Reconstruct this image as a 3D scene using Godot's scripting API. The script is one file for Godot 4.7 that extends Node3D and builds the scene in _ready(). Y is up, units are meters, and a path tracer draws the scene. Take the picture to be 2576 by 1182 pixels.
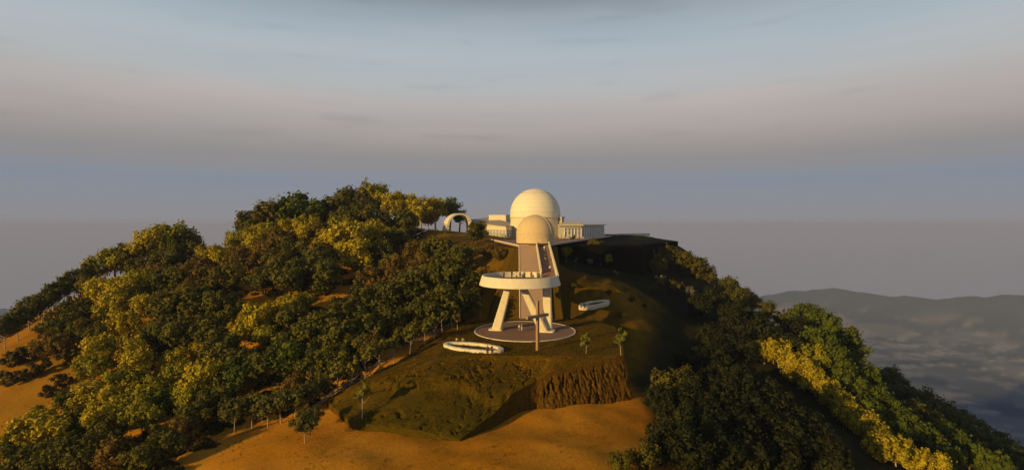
extends Node3D
# A hilltop planetarium at golden hour: x right, y up, the view runs along -z. Eye height 24 m above the plaza.

const EYE := Vector3(0.0, 24.0, 0.0)
const FOCAL := 1350.0
var noise := FastNoiseLite.new()
var ridged := FastNoiseLite.new()
var rng := RandomNumberGenerator.new()
var names := {}
var M := {}

# ---------------------------------------------------------------- mesh building
class MB:
	var v := PackedVector3Array()
	var n := PackedVector3Array()
	var c := PackedColorArray()
	var i := PackedInt32Array()
	var tint := Color(1, 1, 1)

	func point(p: Vector3, nn: Vector3) -> int:
		v.append(p)
		n.append(nn)
		c.append(tint)
		return v.size() - 1

	func tri_i(a: int, b: int, d: int, out: Vector3) -> void:
		var face := (v[a] - v[d]).cross(v[a] - v[b])
		i.append(a)
		if face.dot(out) >= 0.0:
			i.append(b)
			i.append(d)
		else:
			i.append(d)
			i.append(b)

	func tri(a: Vector3, b: Vector3, d: Vector3, out: Vector3) -> void:
		var nn := (a - d).cross(a - b).normalized()
		if nn.dot(out) < 0.0:
			nn = -nn
		var k := point(a, nn)
		point(b, nn)
		point(d, nn)
		tri_i(k, k + 1, k + 2, out)

	func quad(a: Vector3, b: Vector3, d: Vector3, e: Vector3, out: Vector3) -> void:
		var nn := (a - d).cross(b - e).normalized()
		if nn.dot(out) < 0.0:
			nn = -nn
		var k := point(a, nn)
		point(b, nn)
		point(d, nn)
		point(e, nn)
		tri_i(k, k + 1, k + 2, out)
		tri_i(k, k + 2, k + 3, out)

	# a closed convex ring of corners at the bottom and at the top, joined by flat sides and caps
	func frustum(low: Array, high: Array) -> void:
		var m := Vector3.ZERO
		for p in low:
			m += p
		for p in high:
			m += p
		m /= low.size() * 2.0
		var count := low.size()
		for k in count:
			var l := (k + 1) % count
			var mid: Vector3 = (low[k] + low[l] + high[k] + high[l]) * 0.25
			quad(low[k], low[l], high[l], high[k], mid - m)
		for k in range(1, count - 1):
			tri(low[0], low[k], low[k + 1], low[0] - high[0])
			tri(high[0], high[k], high[k + 1], high[0] - low[0])

	# a bar with chamfered edges from a to b; w is its width along side, t its thickness
	func bar(a: Vector3, b: Vector3, side: Vector3, wa: float, ta: float, wb := -1.0, tb := -1.0, cut := 0.12) -> void:
		var along := (b - a).normalized()
		var s := (side - along * side.dot(along)).normalized()
		var u := along.cross(s).normalized()
		if wb < 0.0:
			wb = wa
			tb = ta
		var rings := []
		for end in [[a, wa, ta], [b, wb, tb]]:
			var ring := []
			var x: float = end[1] * 0.5
			var y: float = end[2] * 0.5
			var k: float = minf(x, y) * cut * 2.0
			for q in [[x, y - k], [x - k, y], [-x + k, y], [-x, y - k], [-x, -y + k], [-x + k, -y], [x - k, -y], [x, -y + k]]:
				ring.append(end[0] + s * q[0] + u * q[1])
			rings.append(ring)
		frustum(rings[0], rings[1])

	# an upright box: its base centre, its size, its turn about y
	func box(base: Vector3, size: Vector3, turn := 0.0, cut := 0.03) -> void:
		var s := Vector3(cos(turn), 0, -sin(turn))
		bar(base, base + Vector3(0, size.y, 0), s, size.x, size.z, -1.0, -1.0, cut)

	func tube(path: Array, radii: Array, sides := 7) -> void:
		var first := v.size()
		for k in path.size():
			var along: Vector3 = (path[mini(k + 1, path.size() - 1)] - path[maxi(k - 1, 0)]).normalized()
			var s := along.cross(Vector3(0.31, 0.17, 0.93)).normalized()
			var u := along.cross(s)
			for q in sides:
				var a := TAU * q / sides
				var d := s * cos(a) + u * sin(a)
				point(path[k] + d * radii[k], d)
		for k in path.size() - 1:
			for q in sides:
				var a := first + k * sides + q
				var b := first + k * sides + (q + 1) % sides
				tri_i(a, b, b + sides, n[a])
				tri_i(a, b + sides, a + sides, n[a])

	# turns a profile of [radius, height] about the y axis at centre; each run between sharp corners is smooth
	func lathe(centre: Vector3, profile: Array, from := 0.0, to := TAU, steps := 64, flip := false) -> void:
		for k in profile.size() - 1:
			var a: Vector2 = profile[k]
			var b: Vector2 = profile[k + 1]
			var across := Vector2(b.y - a.y, a.x - b.x).normalized()
			if flip:
				across = -across
			var na := across
			var nb := across
			if k > 0:
				var z: Vector2 = profile[k - 1]
				var p := Vector2(a.y - z.y, z.x - a.x).normalized() * (-1.0 if flip else 1.0)
				if p.dot(across) > 0.75:
					na = (p + across).normalized()
			if k < profile.size() - 2:
				var z2: Vector2 = profile[k + 2]
				var p2 := Vector2(z2.y - b.y, b.x - z2.x).normalized() * (-1.0 if flip else 1.0)
				if p2.dot(across) > 0.75:
					nb = (p2 + across).normalized()
			var first := v.size()
			for q in steps + 1:
				var t := from + (to - from) * q / steps
				var d := Vector3(cos(t), 0, sin(t))
				point(centre + d * a.x + Vector3(0, a.y, 0), d * na.x + Vector3(0, na.y, 0))
				point(centre + d * b.x + Vector3(0, b.y, 0), d * nb.x + Vector3(0, nb.y, 0))
			for q in steps:
				var f := first + q * 2
				var out := n[f] + n[f + 3]
				tri_i(f, f + 1, f + 3, out)
				tri_i(f, f + 3, f + 2, out)

	# a flat outline (x, z) raised from y0 to y1
	func prism(outline: PackedVector2Array, y0: float, y1: float) -> void:
		var mid := Vector2.ZERO
		for p in outline:
			mid += p / outline.size()
		var cw := Geometry2D.is_polygon_clockwise(outline)
		for k in outline.size():
			var a := outline[k]
			var b := outline[(k + 1) % outline.size()]
			var e := b - a
			var o := Vector3(e.y, 0, -e.x) * (-1.0 if cw else 1.0)
			quad(Vector3(a.x, y0, a.y), Vector3(b.x, y0, b.y), Vector3(b.x, y1, b.y), Vector3(a.x, y1, a.y), o)
		var t := Geometry2D.triangulate_polygon(outline)
		for k in range(0, t.size(), 3):
			var p := [outline[t[k]], outline[t[k + 1]], outline[t[k + 2]]]
			tri(Vector3(p[0].x, y1, p[0].y), Vector3(p[1].x, y1, p[1].y), Vector3(p[2].x, y1, p[2].y), Vector3.UP)
			tri(Vector3(p[0].x, y0, p[0].y), Vector3(p[1].x, y0, p[1].y), Vector3(p[2].x, y0, p[2].y), Vector3.DOWN)

	# a grid of points, row by row, with smooth normals; up says which side is outside
	func sheet(points: PackedVector3Array, cols: int, colors: PackedColorArray, up: Callable) -> void:
		var first := v.size()
		var rows := points.size() / cols
		for r in rows:
			for q in cols:
				var p := points[r * cols + q]
				var ax := points[r * cols + mini(q + 1, cols - 1)] - points[r * cols + maxi(q - 1, 0)]
				var ay := points[mini(r + 1, rows - 1) * cols + q] - points[maxi(r - 1, 0) * cols + q]
				var nn := ax.cross(ay).normalized()
				if nn.dot(up.call(p)) < 0.0:
					nn = -nn
				v.append(p)
				n.append(nn)
				c.append(colors[r * cols + q] if colors.size() else tint)
		for r in rows - 1:
			for q in cols - 1:
				var a := first + r * cols + q
				tri_i(a, a + 1, a + cols + 1, n[a])
				tri_i(a, a + cols + 1, a + cols, n[a])

	func mesh(m: Material) -> ArrayMesh:
		var arrays := []
		arrays.resize(Mesh.ARRAY_MAX)
		arrays[Mesh.ARRAY_VERTEX] = v
		arrays[Mesh.ARRAY_NORMAL] = n
		arrays[Mesh.ARRAY_COLOR] = c
		arrays[Mesh.ARRAY_INDEX] = i
		var out := ArrayMesh.new()
		out.add_surface_from_arrays(Mesh.PRIMITIVE_TRIANGLES, arrays)
		out.surface_set_material(0, m)
		return out

# ---------------------------------------------------------------- naming and placing
func numbered(called: String) -> String:
	var k: int = names.get(called, 0)
	names[called] = k + 1
	return called if k == 0 else "%s_%03d" % [called, k]

func build(mb: MB, called: String, m: Material, parent: Node3D = null) -> MeshInstance3D:
	var o := MeshInstance3D.new()
	o.mesh = mb.mesh(m)
	o.name = numbered(called) if parent == null else called
	if parent == null:
		add_child(o, true)
	else:
		var k := 1
		while parent.has_node(NodePath(String(o.name))):
			o.name = "%s_%03d" % [called, k]
			k += 1
		parent.add_child(o, true)
	return o

func tag(o: Node3D, label: String, category: String, group := "") -> void:
	o.set_meta("label", label)
	o.set_meta("category", category)
	if group:
		o.set_meta("group", group)

func thing(called: String, label: String, category: String, at := Vector3.ZERO, turn := 0.0, group := "") -> Node3D:
	var o := Node3D.new()
	o.name = numbered(called)
	o.position = at
	o.rotation.y = turn
	add_child(o, true)
	tag(o, label, category, group)
	return o

func struct(mb: MB, called: String, m: Material, label := "") -> MeshInstance3D:
	var o := build(mb, called, m)
	o.set_meta("kind", "structure")
	if label:
		o.set_meta("label", label)
	return o

# a place in the world from where it stands in the picture (of 2575 x 1182) and its distance along the view
func W(px: float, py: float, d: float) -> Vector3:
	return Vector3((px - 1287.5) / FOCAL * d, EYE.y + (562.0 - py) / FOCAL * d, -d)

func lin(r: float, g: float, b: float) -> Color:
	return Color(r, g, b).linear_to_srgb()

func paint(color: Color, rough := 0.85, spec := 0.3) -> StandardMaterial3D:
	var m := StandardMaterial3D.new()
	m.albedo_color = color
	m.roughness = rough
	m.metallic_specular = spec
	return m

func mottled(scale: float, low: float, kind := 3, octaves := 5) -> NoiseTexture2D:
	var f := FastNoiseLite.new()
	f.seed = 7 + int(scale * 1000.0)
	f.noise_type = kind
	f.frequency = scale
	f.fractal_octaves = octaves
	var t := NoiseTexture2D.new()
	t.width = 512
	t.height = 512
	t.seamless = true
	t.noise = f
	var g := Gradient.new()
	g.set_color(0, Color(low, low, low))
	g.set_color(1, Color(1, 1, 1))
	t.color_ramp = g
	return t

func bumps(scale: float, strength: float) -> NoiseTexture2D:
	var f := FastNoiseLite.new()
	f.seed = 21
	f.frequency = scale
	f.fractal_octaves = 5
	var t := NoiseTexture2D.new()
	t.width = 512
	t.height = 512
	t.seamless = true
	t.as_normal_map = true
	t.bump_strength = strength
	t.noise = f
	return t

func textured(m: StandardMaterial3D, tex: Texture2D, metres: float, normal: Texture2D = null, depth := 1.0) -> StandardMaterial3D:
	m.albedo_texture = tex
	m.uv1_triplanar = true
	m.uv1_world_triplanar = true
	m.uv1_scale = Vector3.ONE / metres
	if normal:
		m.normal_enabled = true
		m.normal_texture = normal
		m.normal_scale = depth
	return m

# ---------------------------------------------------------------- the scene
func _ready() -> void:
	rng.seed = 4711
	# camera
	var cam := Camera3D.new()
	cam.name = "camera"
	cam.projection = Camera3D.PROJECTION_FRUSTUM
	cam.near = 1.0
	cam.far = 60000.0
	cam.size = 2.0 * 591.0 / FOCAL
	cam.frustum_offset = Vector2(0.0, -29.0 / FOCAL)
	cam.keep_aspect = Camera3D.KEEP_HEIGHT
	cam.position = EYE
	add_child(cam)
	cam.current = true
	# sky and air
	var env := Environment.new()
	env.background_mode = Environment.BG_SKY
	env.sky = Sky.new()
	env.sky.sky_material = evening_sky()
	env.background_energy_multiplier = 1.0
	env.tonemap_mode = Environment.TONE_MAPPER_LINEAR
	env.tonemap_exposure = 1.0
	env.fog_enabled = true
	env.fog_density = 0.00011
	env.fog_light_color = lin(0.505, 0.61, 1.0)
	env.sdfgi_enabled = true
	env.ssao_enabled = true
	env.ssil_enabled = true
	var we := WorldEnvironment.new()
	we.name = "world_environment"
	we.environment = env
	add_child(we)
	# the low sun behind the camera's left shoulder
	var sun := DirectionalLight3D.new()
	sun.name = "sun"
	var az := deg_to_rad(47.0)
	var el := deg_to_rad(13.0)
	var to_sun := Vector3(-sin(az) * cos(el), sin(el), cos(az) * cos(el))
	sun.look_at_from_position(Vector3.ZERO, -to_sun, Vector3.UP)
	sun.light_color = lin(1.0, 0.66, 0.20)
	sun.light_energy = 1.55
	sun.light_angular_distance = 0.5
	sun.shadow_enabled = true
	add_child(sun)

	noise.seed = 3
	noise.noise_type = FastNoiseLite.TYPE_SIMPLEX_SMOOTH
	noise.frequency = 1.0
	noise.fractal_octaves = 4
	ridged.seed = 9
	ridged.noise_type = FastNoiseLite.TYPE_SIMPLEX_SMOOTH
	ridged.frequency = 1.0
	ridged.fractal_type = FastNoiseLite.FRACTAL_RIDGED
	ridged.fractal_octaves = 4
	materials()
	far_country()
	fit_ground()
	hill()
	mound()
	hilltop()
	tower()
	dome_small()
	planetarium()
	left_hall()
	vaulted_canopy()
	right_pavilion()
	wooden_cross()
	benches()
	fence()
	everyone()
	forest()
	undergrowth()
	tufts()
	ridge_path()

func materials() -> void:
	M.white = textured(paint(lin(0.80, 0.71, 0.55), 0.75), mottled(0.02, 0.85), 8.0, bumps(0.05, 2.0), 0.25)
	M.dome = textured(paint(lin(0.85, 0.77, 0.61), 0.6), mottled(0.02, 0.9), 7.0)
	M.dome_low = textured(paint(lin(0.74, 0.64, 0.46), 0.7), mottled(0.02, 0.9), 7.0)
	M.dome_tan = textured(paint(lin(0.66, 0.50, 0.30), 0.7), mottled(0.02, 0.9), 7.0)
	M.paving = textured(paint(lin(0.33, 0.20, 0.15), 0.9), mottled(0.05, 0.72), 5.0, bumps(0.08, 3.0), 0.4)
	M.ramp = textured(paint(lin(0.42, 0.29, 0.23), 0.9), mottled(0.05, 0.8), 5.0, bumps(0.08, 3.0), 0.3)  # same paving as the plaza; its stronger sunlight is painted in as paler colour
	M.kerb = paint(lin(0.62, 0.55, 0.46), 0.85)
	M.roof = textured(paint(lin(0.45, 0.38, 0.34), 0.85), mottled(0.03, 0.8), 5.0)
	M.steel = paint(lin(0.30, 0.31, 0.32), 0.5, 0.5)
	M.frame = paint(lin(0.74, 0.71, 0.66), 0.6)
	M.glass = paint(lin(0.36, 0.36, 0.38), 0.14, 0.6)
	M.dark = paint(lin(0.05, 0.045, 0.04), 0.9)
	M.timber = textured(paint(lin(0.46, 0.30, 0.19), 0.8), mottled(0.05, 0.7), 2.0)
	M.track = textured(paint(lin(0.52, 0.40, 0.30), 0.95), mottled(0.05, 0.75), 4.0)
	M.fence = textured(paint(lin(0.34, 0.25, 0.17), 0.9), mottled(0.08, 0.65), 1.5)
	M.soil = textured(paint(Color(1, 1, 1), 0.95, 0.15), mottled(0.02, 0.87), 9.0, bumps(0.03, 4.0), 0.5)
	M.soil.vertex_color_use_as_albedo = true
	M.grass = textured(paint(Color(1, 1, 1), 0.95, 0.15), mottled(0.035, 0.55), 6.0, bumps(0.06, 6.0), 0.8)
	M.grass.vertex_color_use_as_albedo = true
	M.far = paint(Color(1, 1, 1), 1.0, 0.1)
	M.far.vertex_color_use_as_albedo = true
	M.body = paint(Color(1, 1, 1), 0.85, 0.25)
	M.body.vertex_color_use_as_albedo = true
	M.bark = paint(Color(1, 1, 1), 0.9, 0.2)
	M.bark.vertex_color_use_as_albedo = true
	M.leaf = paint(Color(1, 1, 1), 0.7, 0.25)
	M.leaf.vertex_color_use_as_albedo = true
	M.leaf.backlight_enabled = true
	M.leaf.backlight = Color(0.5, 0.5, 0.5).linear_to_srgb()

# air and clouds only: pale and grey blue above, a band of mauve haze low down, one colour below the horizon
func evening_sky() -> PanoramaSkyMaterial:
	var w := 1536
	var h := 768
	var heights := [-90.0, 0.0, 2.0, 4.2, 5.8, 7.7, 9.8, 12.2, 14.2, 17.0, 19.2, 21.3, 23.6, 30.0, 50.0, 90.0]
	var tones := [Color8(151, 143, 145), Color8(130, 125, 127), Color8(125, 127, 134), Color8(119, 127, 140), Color8(137, 136, 139), Color8(154, 149, 147), Color8(170, 163, 160), Color8(180, 175, 173), Color8(178, 182, 184),
		Color8(174, 184, 191), Color8(166, 178, 187), Color8(152, 164, 173), Color8(122, 132, 141), Color8(108, 119, 130), Color8(96, 108, 122), Color8(90, 102, 118)]
	var cloud := FastNoiseLite.new()
	cloud.seed = 12
	cloud.noise_type = FastNoiseLite.TYPE_SIMPLEX_SMOOTH
	cloud.frequency = 1.0
	cloud.fractal_octaves = 5
	var data := PackedFloat32Array()
	data.resize(w * h * 3)
	var at := 0
	for y in h:
		var up := 90.0 - (y + 0.5) / h * 180.0
		var k := 0
		while k < heights.size() - 2 and heights[k + 1] < up:
			k += 1
		var f: float = clampf((up - heights[k]) / (heights[k + 1] - heights[k]), 0.0, 1.0)
		var low: Color = tones[k]
		var base := low.lerp(tones[k + 1], f).srgb_to_linear()
		var rise := sin(deg_to_rad(up))
		var level := cos(deg_to_rad(up))
		var much := smoothstep(3.0, 10.0, up) * (1.0 - 0.6 * smoothstep(18.0, 35.0, up)) if up > 0.0 else 0.0
		for x in w:
			var a := (x + 0.5) / w * TAU
			var c := base
			if much > 0.0:
				var p := Vector3(sin(a) * level * 1.7, rise * 16.0, cos(a) * level * 1.7)
				var s := cloud.get_noise_3dv(p)
				var s2 := cloud.get_noise_3dv(p * 2.3 + Vector3(9, 4, 1))
				var warm := clampf(s * 1.3 + 0.1, -1.0, 1.0) * much
				var wisp := smoothstep(0.22, 0.6, s2) * much
				c = Color(c.r * (1.0 + 0.07 * warm - 0.08 * wisp), c.g * (1.0 + 0.03 * warm - 0.08 * wisp), c.b * (1.0 + 0.02 * warm - 0.07 * wisp))
			data[at] = c.r
			data[at + 1] = c.g
			data[at + 2] = c.b
			at += 3
	var sky := PanoramaSkyMaterial.new()
	sky.panorama = ImageTexture.create_from_image(Image.create_from_data(w, h, false, Image.FORMAT_RGBF, data.to_byte_array()))
	return sky

# ---------------------------------------------------------------- land
const DROP := 1000.0
func far_country() -> void:
	var mb := MB.new()
	var angles := PackedFloat32Array()
	var a := -180.0
	while a < 180.0:
		angles.append(a)
		a += 0.12 if a > 8.0 and a < 48.0 else 2.0
	angles.append(180.0)
	var pts := PackedVector3Array()
	var cols := PackedColorArray()
	var rings := 150
	var outline := [Vector2(24.0, 90), Vector2(28.0, 205), Vector2(31.0, 262), Vector2(34.0, 238), Vector2(38.2, 224), Vector2(41.0, 285), Vector2(44.0, 340), Vector2(46.0, 300)]
	for r in rings:
		var dist := 900.0 * pow(9.5, float(r) / (rings - 1))
		for q in angles:
			var t := deg_to_rad(q)
			var x := sin(t) * dist
			var d := cos(t) * dist
			var big := noise.get_noise_2d(x * 0.0007, d * 0.0007)
			# a rim of hills closes the country off
			var crest := 6900.0 + 500.0 * noise.get_noise_2d(q * 0.05, 7.0)
			var tall := 185.0 + 130.0 * noise.get_noise_2d(q * 0.07 + 3.1, 2.0) + 30.0 * noise.get_noise_2d(q * 0.35, 5.0)
			if q > 24.0 and q < 46.0:
				var k := 0
				while k < 6 and outline[k + 1].x < q:
					k += 1
				tall = lerpf(outline[k].y, outline[k + 1].y, smoothstep(outline[k].x, outline[k + 1].x, q)) + 14.0 * noise.get_noise_2d(q * 0.5, 5.0)
			var rim := exp(-pow((dist - crest) / 700.0, 2.0)) * tall
			var fall := smoothstep(crest + 500.0, 8500.0, dist) * 500.0
			pts.append(Vector3(x, 24.0 - DROP + 30.0 * big + rim - fall, -d))
			var wood := noise.get_noise_2d(x * 0.0011 + 40.0, d * 0.0014)
			var field := noise.get_noise_2d(x * 0.0021, d * 0.0044 + 9.0)
			var town := noise.get_noise_2d(x * 0.0012 - 17.0, d * 0.0009)
			var c := Color(0.13, 0.14, 0.115).lerp(Color(0.035, 0.05, 0.05), smoothstep(-0.15, 0.2, wood))
			c = c.lerp(Color(0.32, 0.29, 0.23), smoothstep(0.12, 0.5, field) * 0.9)
			c = c.lerp(Color(0.36, 0.25, 0.22), smoothstep(0.2, 0.5, town) * 0.7)
			c = c.lerp(Color(0.50, 0.44, 0.36), smoothstep(0.05, 0.4, noise.get_noise_2d(x * 0.0016 + 5.0, d * 0.006)) * smoothstep(4300.0, 5000.0, dist) * smoothstep(6000.0, 5600.0, dist) * 0.8)
			c = c.lerp(Color(0.05, 0.07, 0.06), smoothstep(0.25, 0.8, rim / maxf(tall, 1.0)))
			cols.append(c)
	mb.sheet(pts, angles.size(), cols, func(_p): return Vector3.UP)
	struct(mb, "valley_plain", M.far, "hazy valley of fields, woods and low hills far below")

# heights of the ground as [x, distance, height against the eye], joined by a thin plate spline
var knots := []
var weights := PackedFloat64Array()
var gx := PackedFloat32Array()
var gd := PackedFloat32Array()
var gh := PackedFloat32Array()

func fit_ground() -> void:
	knots = [
		# plateau
		[0, 165, -7.3], [-18, 200, -7.0], [30, 212, -8.5], [0, 240, -7.2], [50, 250, -7.6], [-24, 240, -4.0], [76, 250, -9.5], [20, 300, -7.5], [-25, 218, -4.0], [70, 300, -9],
		# wooded knoll and left skyline
		[-66, 232, 2.6], [-90, 218, -1.5], [-50, 265, -2.5], [-44, 250, -3.0], [-98, 205, -6.0], [-111, 190, -12.4], [-126, 180, -17.0], [-139, 172, -23.3], [-151, 165, -31.0], [-172, 155, -42.0], [-110, 250, -12], [-160, 215, -40],
		# left slope
		[-44, 205, -8.0], [-69, 135, -22.8], [-51, 165, -14.5], [-65, 150, -18.8], [-24, 172, -11.5], [-28, 130, -24], [-9, 140, -20.5], [-37, 117, -26.5], [-92, 140, -24.7], [-96, 120, -31.3], [-103, 112, -35], [-102, 98, -40],
		[-73, 100, -36], [-57, 112, -31.5], [-41, 92, -33.6], [-43, 72, -33.4], [-38, 80, -32.4], [-31, 76, -31.2], [-17, 77, -31.0], [-25, 79, -31.2], [-81, 82, -42], [-60, 70, -38], [-90, 60, -46],
		# front
		[-9, 66, -31.0], [6, 70, -31.0], [1, 84, -31.4], [-12, 90, -31.8], [0, 98, -30], [1, 112, -27], [14, 93, -31.2], [21, 97, -31.6], [10, 60, -31.0], [-27, 95, -30.2], [-23.5, 106, -26.6], [-8, 136, -22.6], [-22, 86, -31.0], [-10, 50, -31], [-50, 45, -36], [-10, 20, -33],
		# behind the plaza
		[2, 137, -24.6], [12, 137, -24.6], [4, 150, -9.0], [19, 161, -16.0], [16, 140, -21.5], [27, 142, -20.9], [36, 142, -26.5], [28, 160, -16.4], [34, 156, -18.0], [-14, 155, -14.8], [30, 182, -14.5],
		# dark right flank
		[28, 124, -32.5], [26.5, 112, -33.5], [33, 130, -31.5], [46, 150, -31.5], [33, 112, -34], [56, 165, -29], [72, 190, -27], [70, 215, -18], [82, 205, -27], [92, 175, -37], [24, 82, -33.5], [28, 66, -36], [36, 80, -38], [40, 66, -44], [50, 100, -34.5], [61, 95, -41], [70, 88, -47],
		[45, 120, -39], [62, 130, -38], [79, 140, -35.5], [88, 130, -46], [99, 120, -54], [112, 113, -60], [60, 60, -56], [105, 150, -50], [130, 130, -78], [100, 90, -66], [95, 195, -42], [30, 40, -40], [110, 220, -55],
	]
	var count := knots.size()
	var size := count + 3
	var a := []
	for r in size:
		var row := PackedFloat64Array()
		row.resize(size + 1)
		a.append(row)
	for r in count:
		for q in count:
			var dx: float = knots[r][0] - knots[q][0]
			var dd: float = knots[r][1] - knots[q][1]
			var s := dx * dx + dd * dd
			a[r][q] = 30.0 if r == q else 0.5 * s * log(s)
		for pair in [[count, 1.0], [count + 1, float(knots[r][0])], [count + 2, float(knots[r][1])]]:
			a[r][pair[0]] = pair[1]
			a[pair[0]][r] = pair[1]
		a[r][size] = float(knots[r][2])
	for p in size:
		var best := p
		for r in range(p + 1, size):
			if absf(a[r][p]) > absf(a[best][p]):
				best = r
		var keep = a[p]
		a[p] = a[best]
		a[best] = keep
		for r in range(p + 1, size):
			var f: float = a[r][p] / a[p][p]
			if f != 0.0:
				for q in range(p, size + 1):
					a[r][q] -= f * a[p][q]
	weights.resize(size)
	for p in range(size - 1, -1, -1):
		var s: float = a[p][size]
		for q in range(p + 1, size):
			s -= a[p][q] * weights[q]
		weights[p] = s / a[p][p]

func plate(x: float, d: float) -> float:
	var count := knots.size()
	var s := weights[count] + weights[count + 1] * x + weights[count + 2] * d
	for k in count:
		var dx: float = x - kx[k]
		var dd: float = d - kd[k]
		var q := dx * dx + dd * dd + 1e-6
		s += weights[k] * 0.5 * q * log(q)
	return s

var kx := PackedFloat64Array()
var kd := PackedFloat64Array()

func axis(from: float, to: float, step: float) -> PackedFloat32Array:
	var mid := PackedFloat32Array()
	var x := from
	while x <= to:
		mid.append(x)
		x += step
	var out := PackedFloat32Array()
	var s := step
	var back := []
	x = from
	for k in 22:
		s *= 1.36
		x -= s
		back.append(x)
	back.reverse()
	for k in back:
		out.append(k)
	out.append_array(mid)
	s = step
	x = mid[mid.size() - 1]
	for k in 22:
		s *= 1.36
		x += s
		out.append(x)
	return out

func hill() -> void:
	for k in knots:
		kx.append(k[0])
		kd.append(k[1])
	gx = axis(-195.0, 140.0, 1.5)
	gd = axis(30.0, 318.0, 1.5)
	gh.resize(gx.size() * gd.size())
	var pts := PackedVector3Array()
	var cols := PackedColorArray()
	for r in gd.size():
		var d := gd[r]
		for q in gx.size():
			var x := gx[q]
			var out := Vector2(x + 15.0, d - 165.0).length()
			var w := smoothstep(150.0, 235.0, out)
			var flank := -50.0 - 0.58 * maxf(out - 160.0, 0.0)
			var y := flank
			if w < 1.0:
				y = lerpf(plate(x, d), flank, w)
			y = maxf(y, -DROP - 250.0)
			var near := 1.0 - smoothstep(200.0, 400.0, out)
			var pine := smooth_grass(x, d)
			y += near * (0.45 * noise.get_noise_2d(x * 0.11, d * 0.11) + 0.5 * pine * noise.get_noise_2d(x * 0.4, d * 0.22 + 50.0))
			if out > 230.0:
				y += 45.0 * noise.get_noise_2d(x * 0.006, d * 0.006) * smoothstep(230.0, 700.0, out)
			# low turf terraces on the slope behind the plaza
			var step := smoothstep(13.0, 18.0, x) * smoothstep(46.0, 38.0, x) * smoothstep(128.0, 134.0, d) * smoothstep(168.0, 160.0, d)
			y += step * 0.36 * sin(TAU * (y + 0.6 * noise.get_noise_2d(x * 0.08, d * 0.08)) / 2.3)
			gh[r * gx.size() + q] = y
			pts.append(Vector3(x, EYE.y + y, -d))
			var tone := noise.get_noise_2d(x * 0.035 + 8.0, d * 0.035)
			var soil := Color(0.50, 0.200, 0.011).lerp(Color(0.56, 0.245, 0.020), smoothstep(-0.35, 0.45, tone))
			var green := Color(0.085, 0.052, 0.004).lerp(Color(0.21, 0.11, 0.008), smoothstep(-0.4, 0.5, tone + 0.5 * noise.get_noise_2d(x * 0.3, d * 0.3)))
			green = green.lerp(Color(0.012, 0.017, 0.008), smoothstep(20.0, 28.0, x - (d - 110.0) * 0.4) * 0.92)  # shadow of the right flank painted into the grass colour
			green = green.lerp(Color(0.012, 0.017, 0.008), smoothstep(161.0, 168.0, d) * smoothstep(8.0, 14.0, x) * 0.92)  # shade below the terrace painted in too, behind the sunlit strip
			soil = soil.lerp(Color(0.29, 0.145, 0.014), smoothstep(-55.0, -95.0, x) * (0.75 + 0.25 * tone))
			var c := soil.lerp(green, pine)
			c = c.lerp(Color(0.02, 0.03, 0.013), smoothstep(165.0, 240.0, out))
			cols.append(c)
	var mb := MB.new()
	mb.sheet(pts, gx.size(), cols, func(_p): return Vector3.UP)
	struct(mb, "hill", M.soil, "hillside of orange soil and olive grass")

func smooth_grass(x: float, d: float) -> float:
	var wob := 5.0 * noise.get_noise_2d(x * 0.06, d * 0.06 + 30.0)
	var back := smoothstep(-3.0, 4.0, x + wob + 12.0 + (d - 125.0) * 0.35) * smoothstep(118.0, 128.0, d + wob)
	var right := smoothstep(20.0, 26.0, x + wob * 0.4 - maxf(0.0, (80.0 - d) * 0.1))
	return maxf(back, right)

func ground(x: float, d: float) -> float:
	var q := clampi(gx.bsearch(x) - 1, 0, gx.size() - 2)
	var r := clampi(gd.bsearch(d) - 1, 0, gd.size() - 2)
	var fx := clampf((x - gx[q]) / (gx[q + 1] - gx[q]), 0.0, 1.0)
	var fd := clampf((d - gd[r]) / (gd[r + 1] - gd[r]), 0.0, 1.0)
	var k := r * gx.size() + q
	return lerpf(lerpf(gh[k], gh[k + 1], fx), lerpf(gh[k + gx.size()], gh[k + gx.size() + 1], fx), fd)

# the height one stands at, against the eye: the hill, the grassy mound or the terrace on it
func stand(x: float, d: float) -> float:
	var y := ground(x, d)
	var m := mound_top(x, d)
	if m > -90.0:
		y = maxf(y, m)
	if Geometry2D.is_point_in_polygon(Vector2(x, d), terrace_outline):
		y = maxf(y, -6.1)
	return y

# ---------------------------------------------------------------- the grassy mound in front
const MOUND := Vector2(1.0, 112.0)
var rim := [[-31.9, 92, -30.3], [-24.2, 81, -30.4], [-7.4, 77, -29.7], [0.2, 87, -28.2], [4, 90.5, -25.8], [8, 92, -24.8], [14, 94.5, -24.9], [20.4, 97.5, -25.3], [23, 112, -25], [24, 124, -24.3], [20, 134, -24.3], [8, 137, -24.6], [-6, 136, -24.6], [-13, 126, -24.2], [-22.6, 107, -26.0]]

func rim_at(angle: float) -> Vector3:   # (reach, height of the rim, how sharp a cliff it is)
	var dir := Vector2(cos(angle), sin(angle))
	for k in rim.size():
		var a := Vector2(rim[k][0], rim[k][1]) - MOUND
		var l: int = (k + 1) % rim.size()
		var b := Vector2(rim[l][0], rim[l][1]) - MOUND
		var den := dir.cross(b - a)
		if absf(den) < 1e-9:
			continue
		var t := a.cross(b - a) / den
		var u := a.cross(dir) / den
		if t > 0.0 and u >= -1e-6 and u <= 1.0 + 1e-6:
			return Vector3(t, lerpf(rim[k][2], rim[l][2], u), 1.0 if k >= 4 and k <= 7 else 0.0)
	return Vector3(20, -25, 0)

func mound_top(x: float, d: float) -> float:
	var off := Vector2(x, d) - MOUND
	if off.length() > rim_at(off.angle()).x:
		return -99.0
	return mound_height(x, d)

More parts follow.
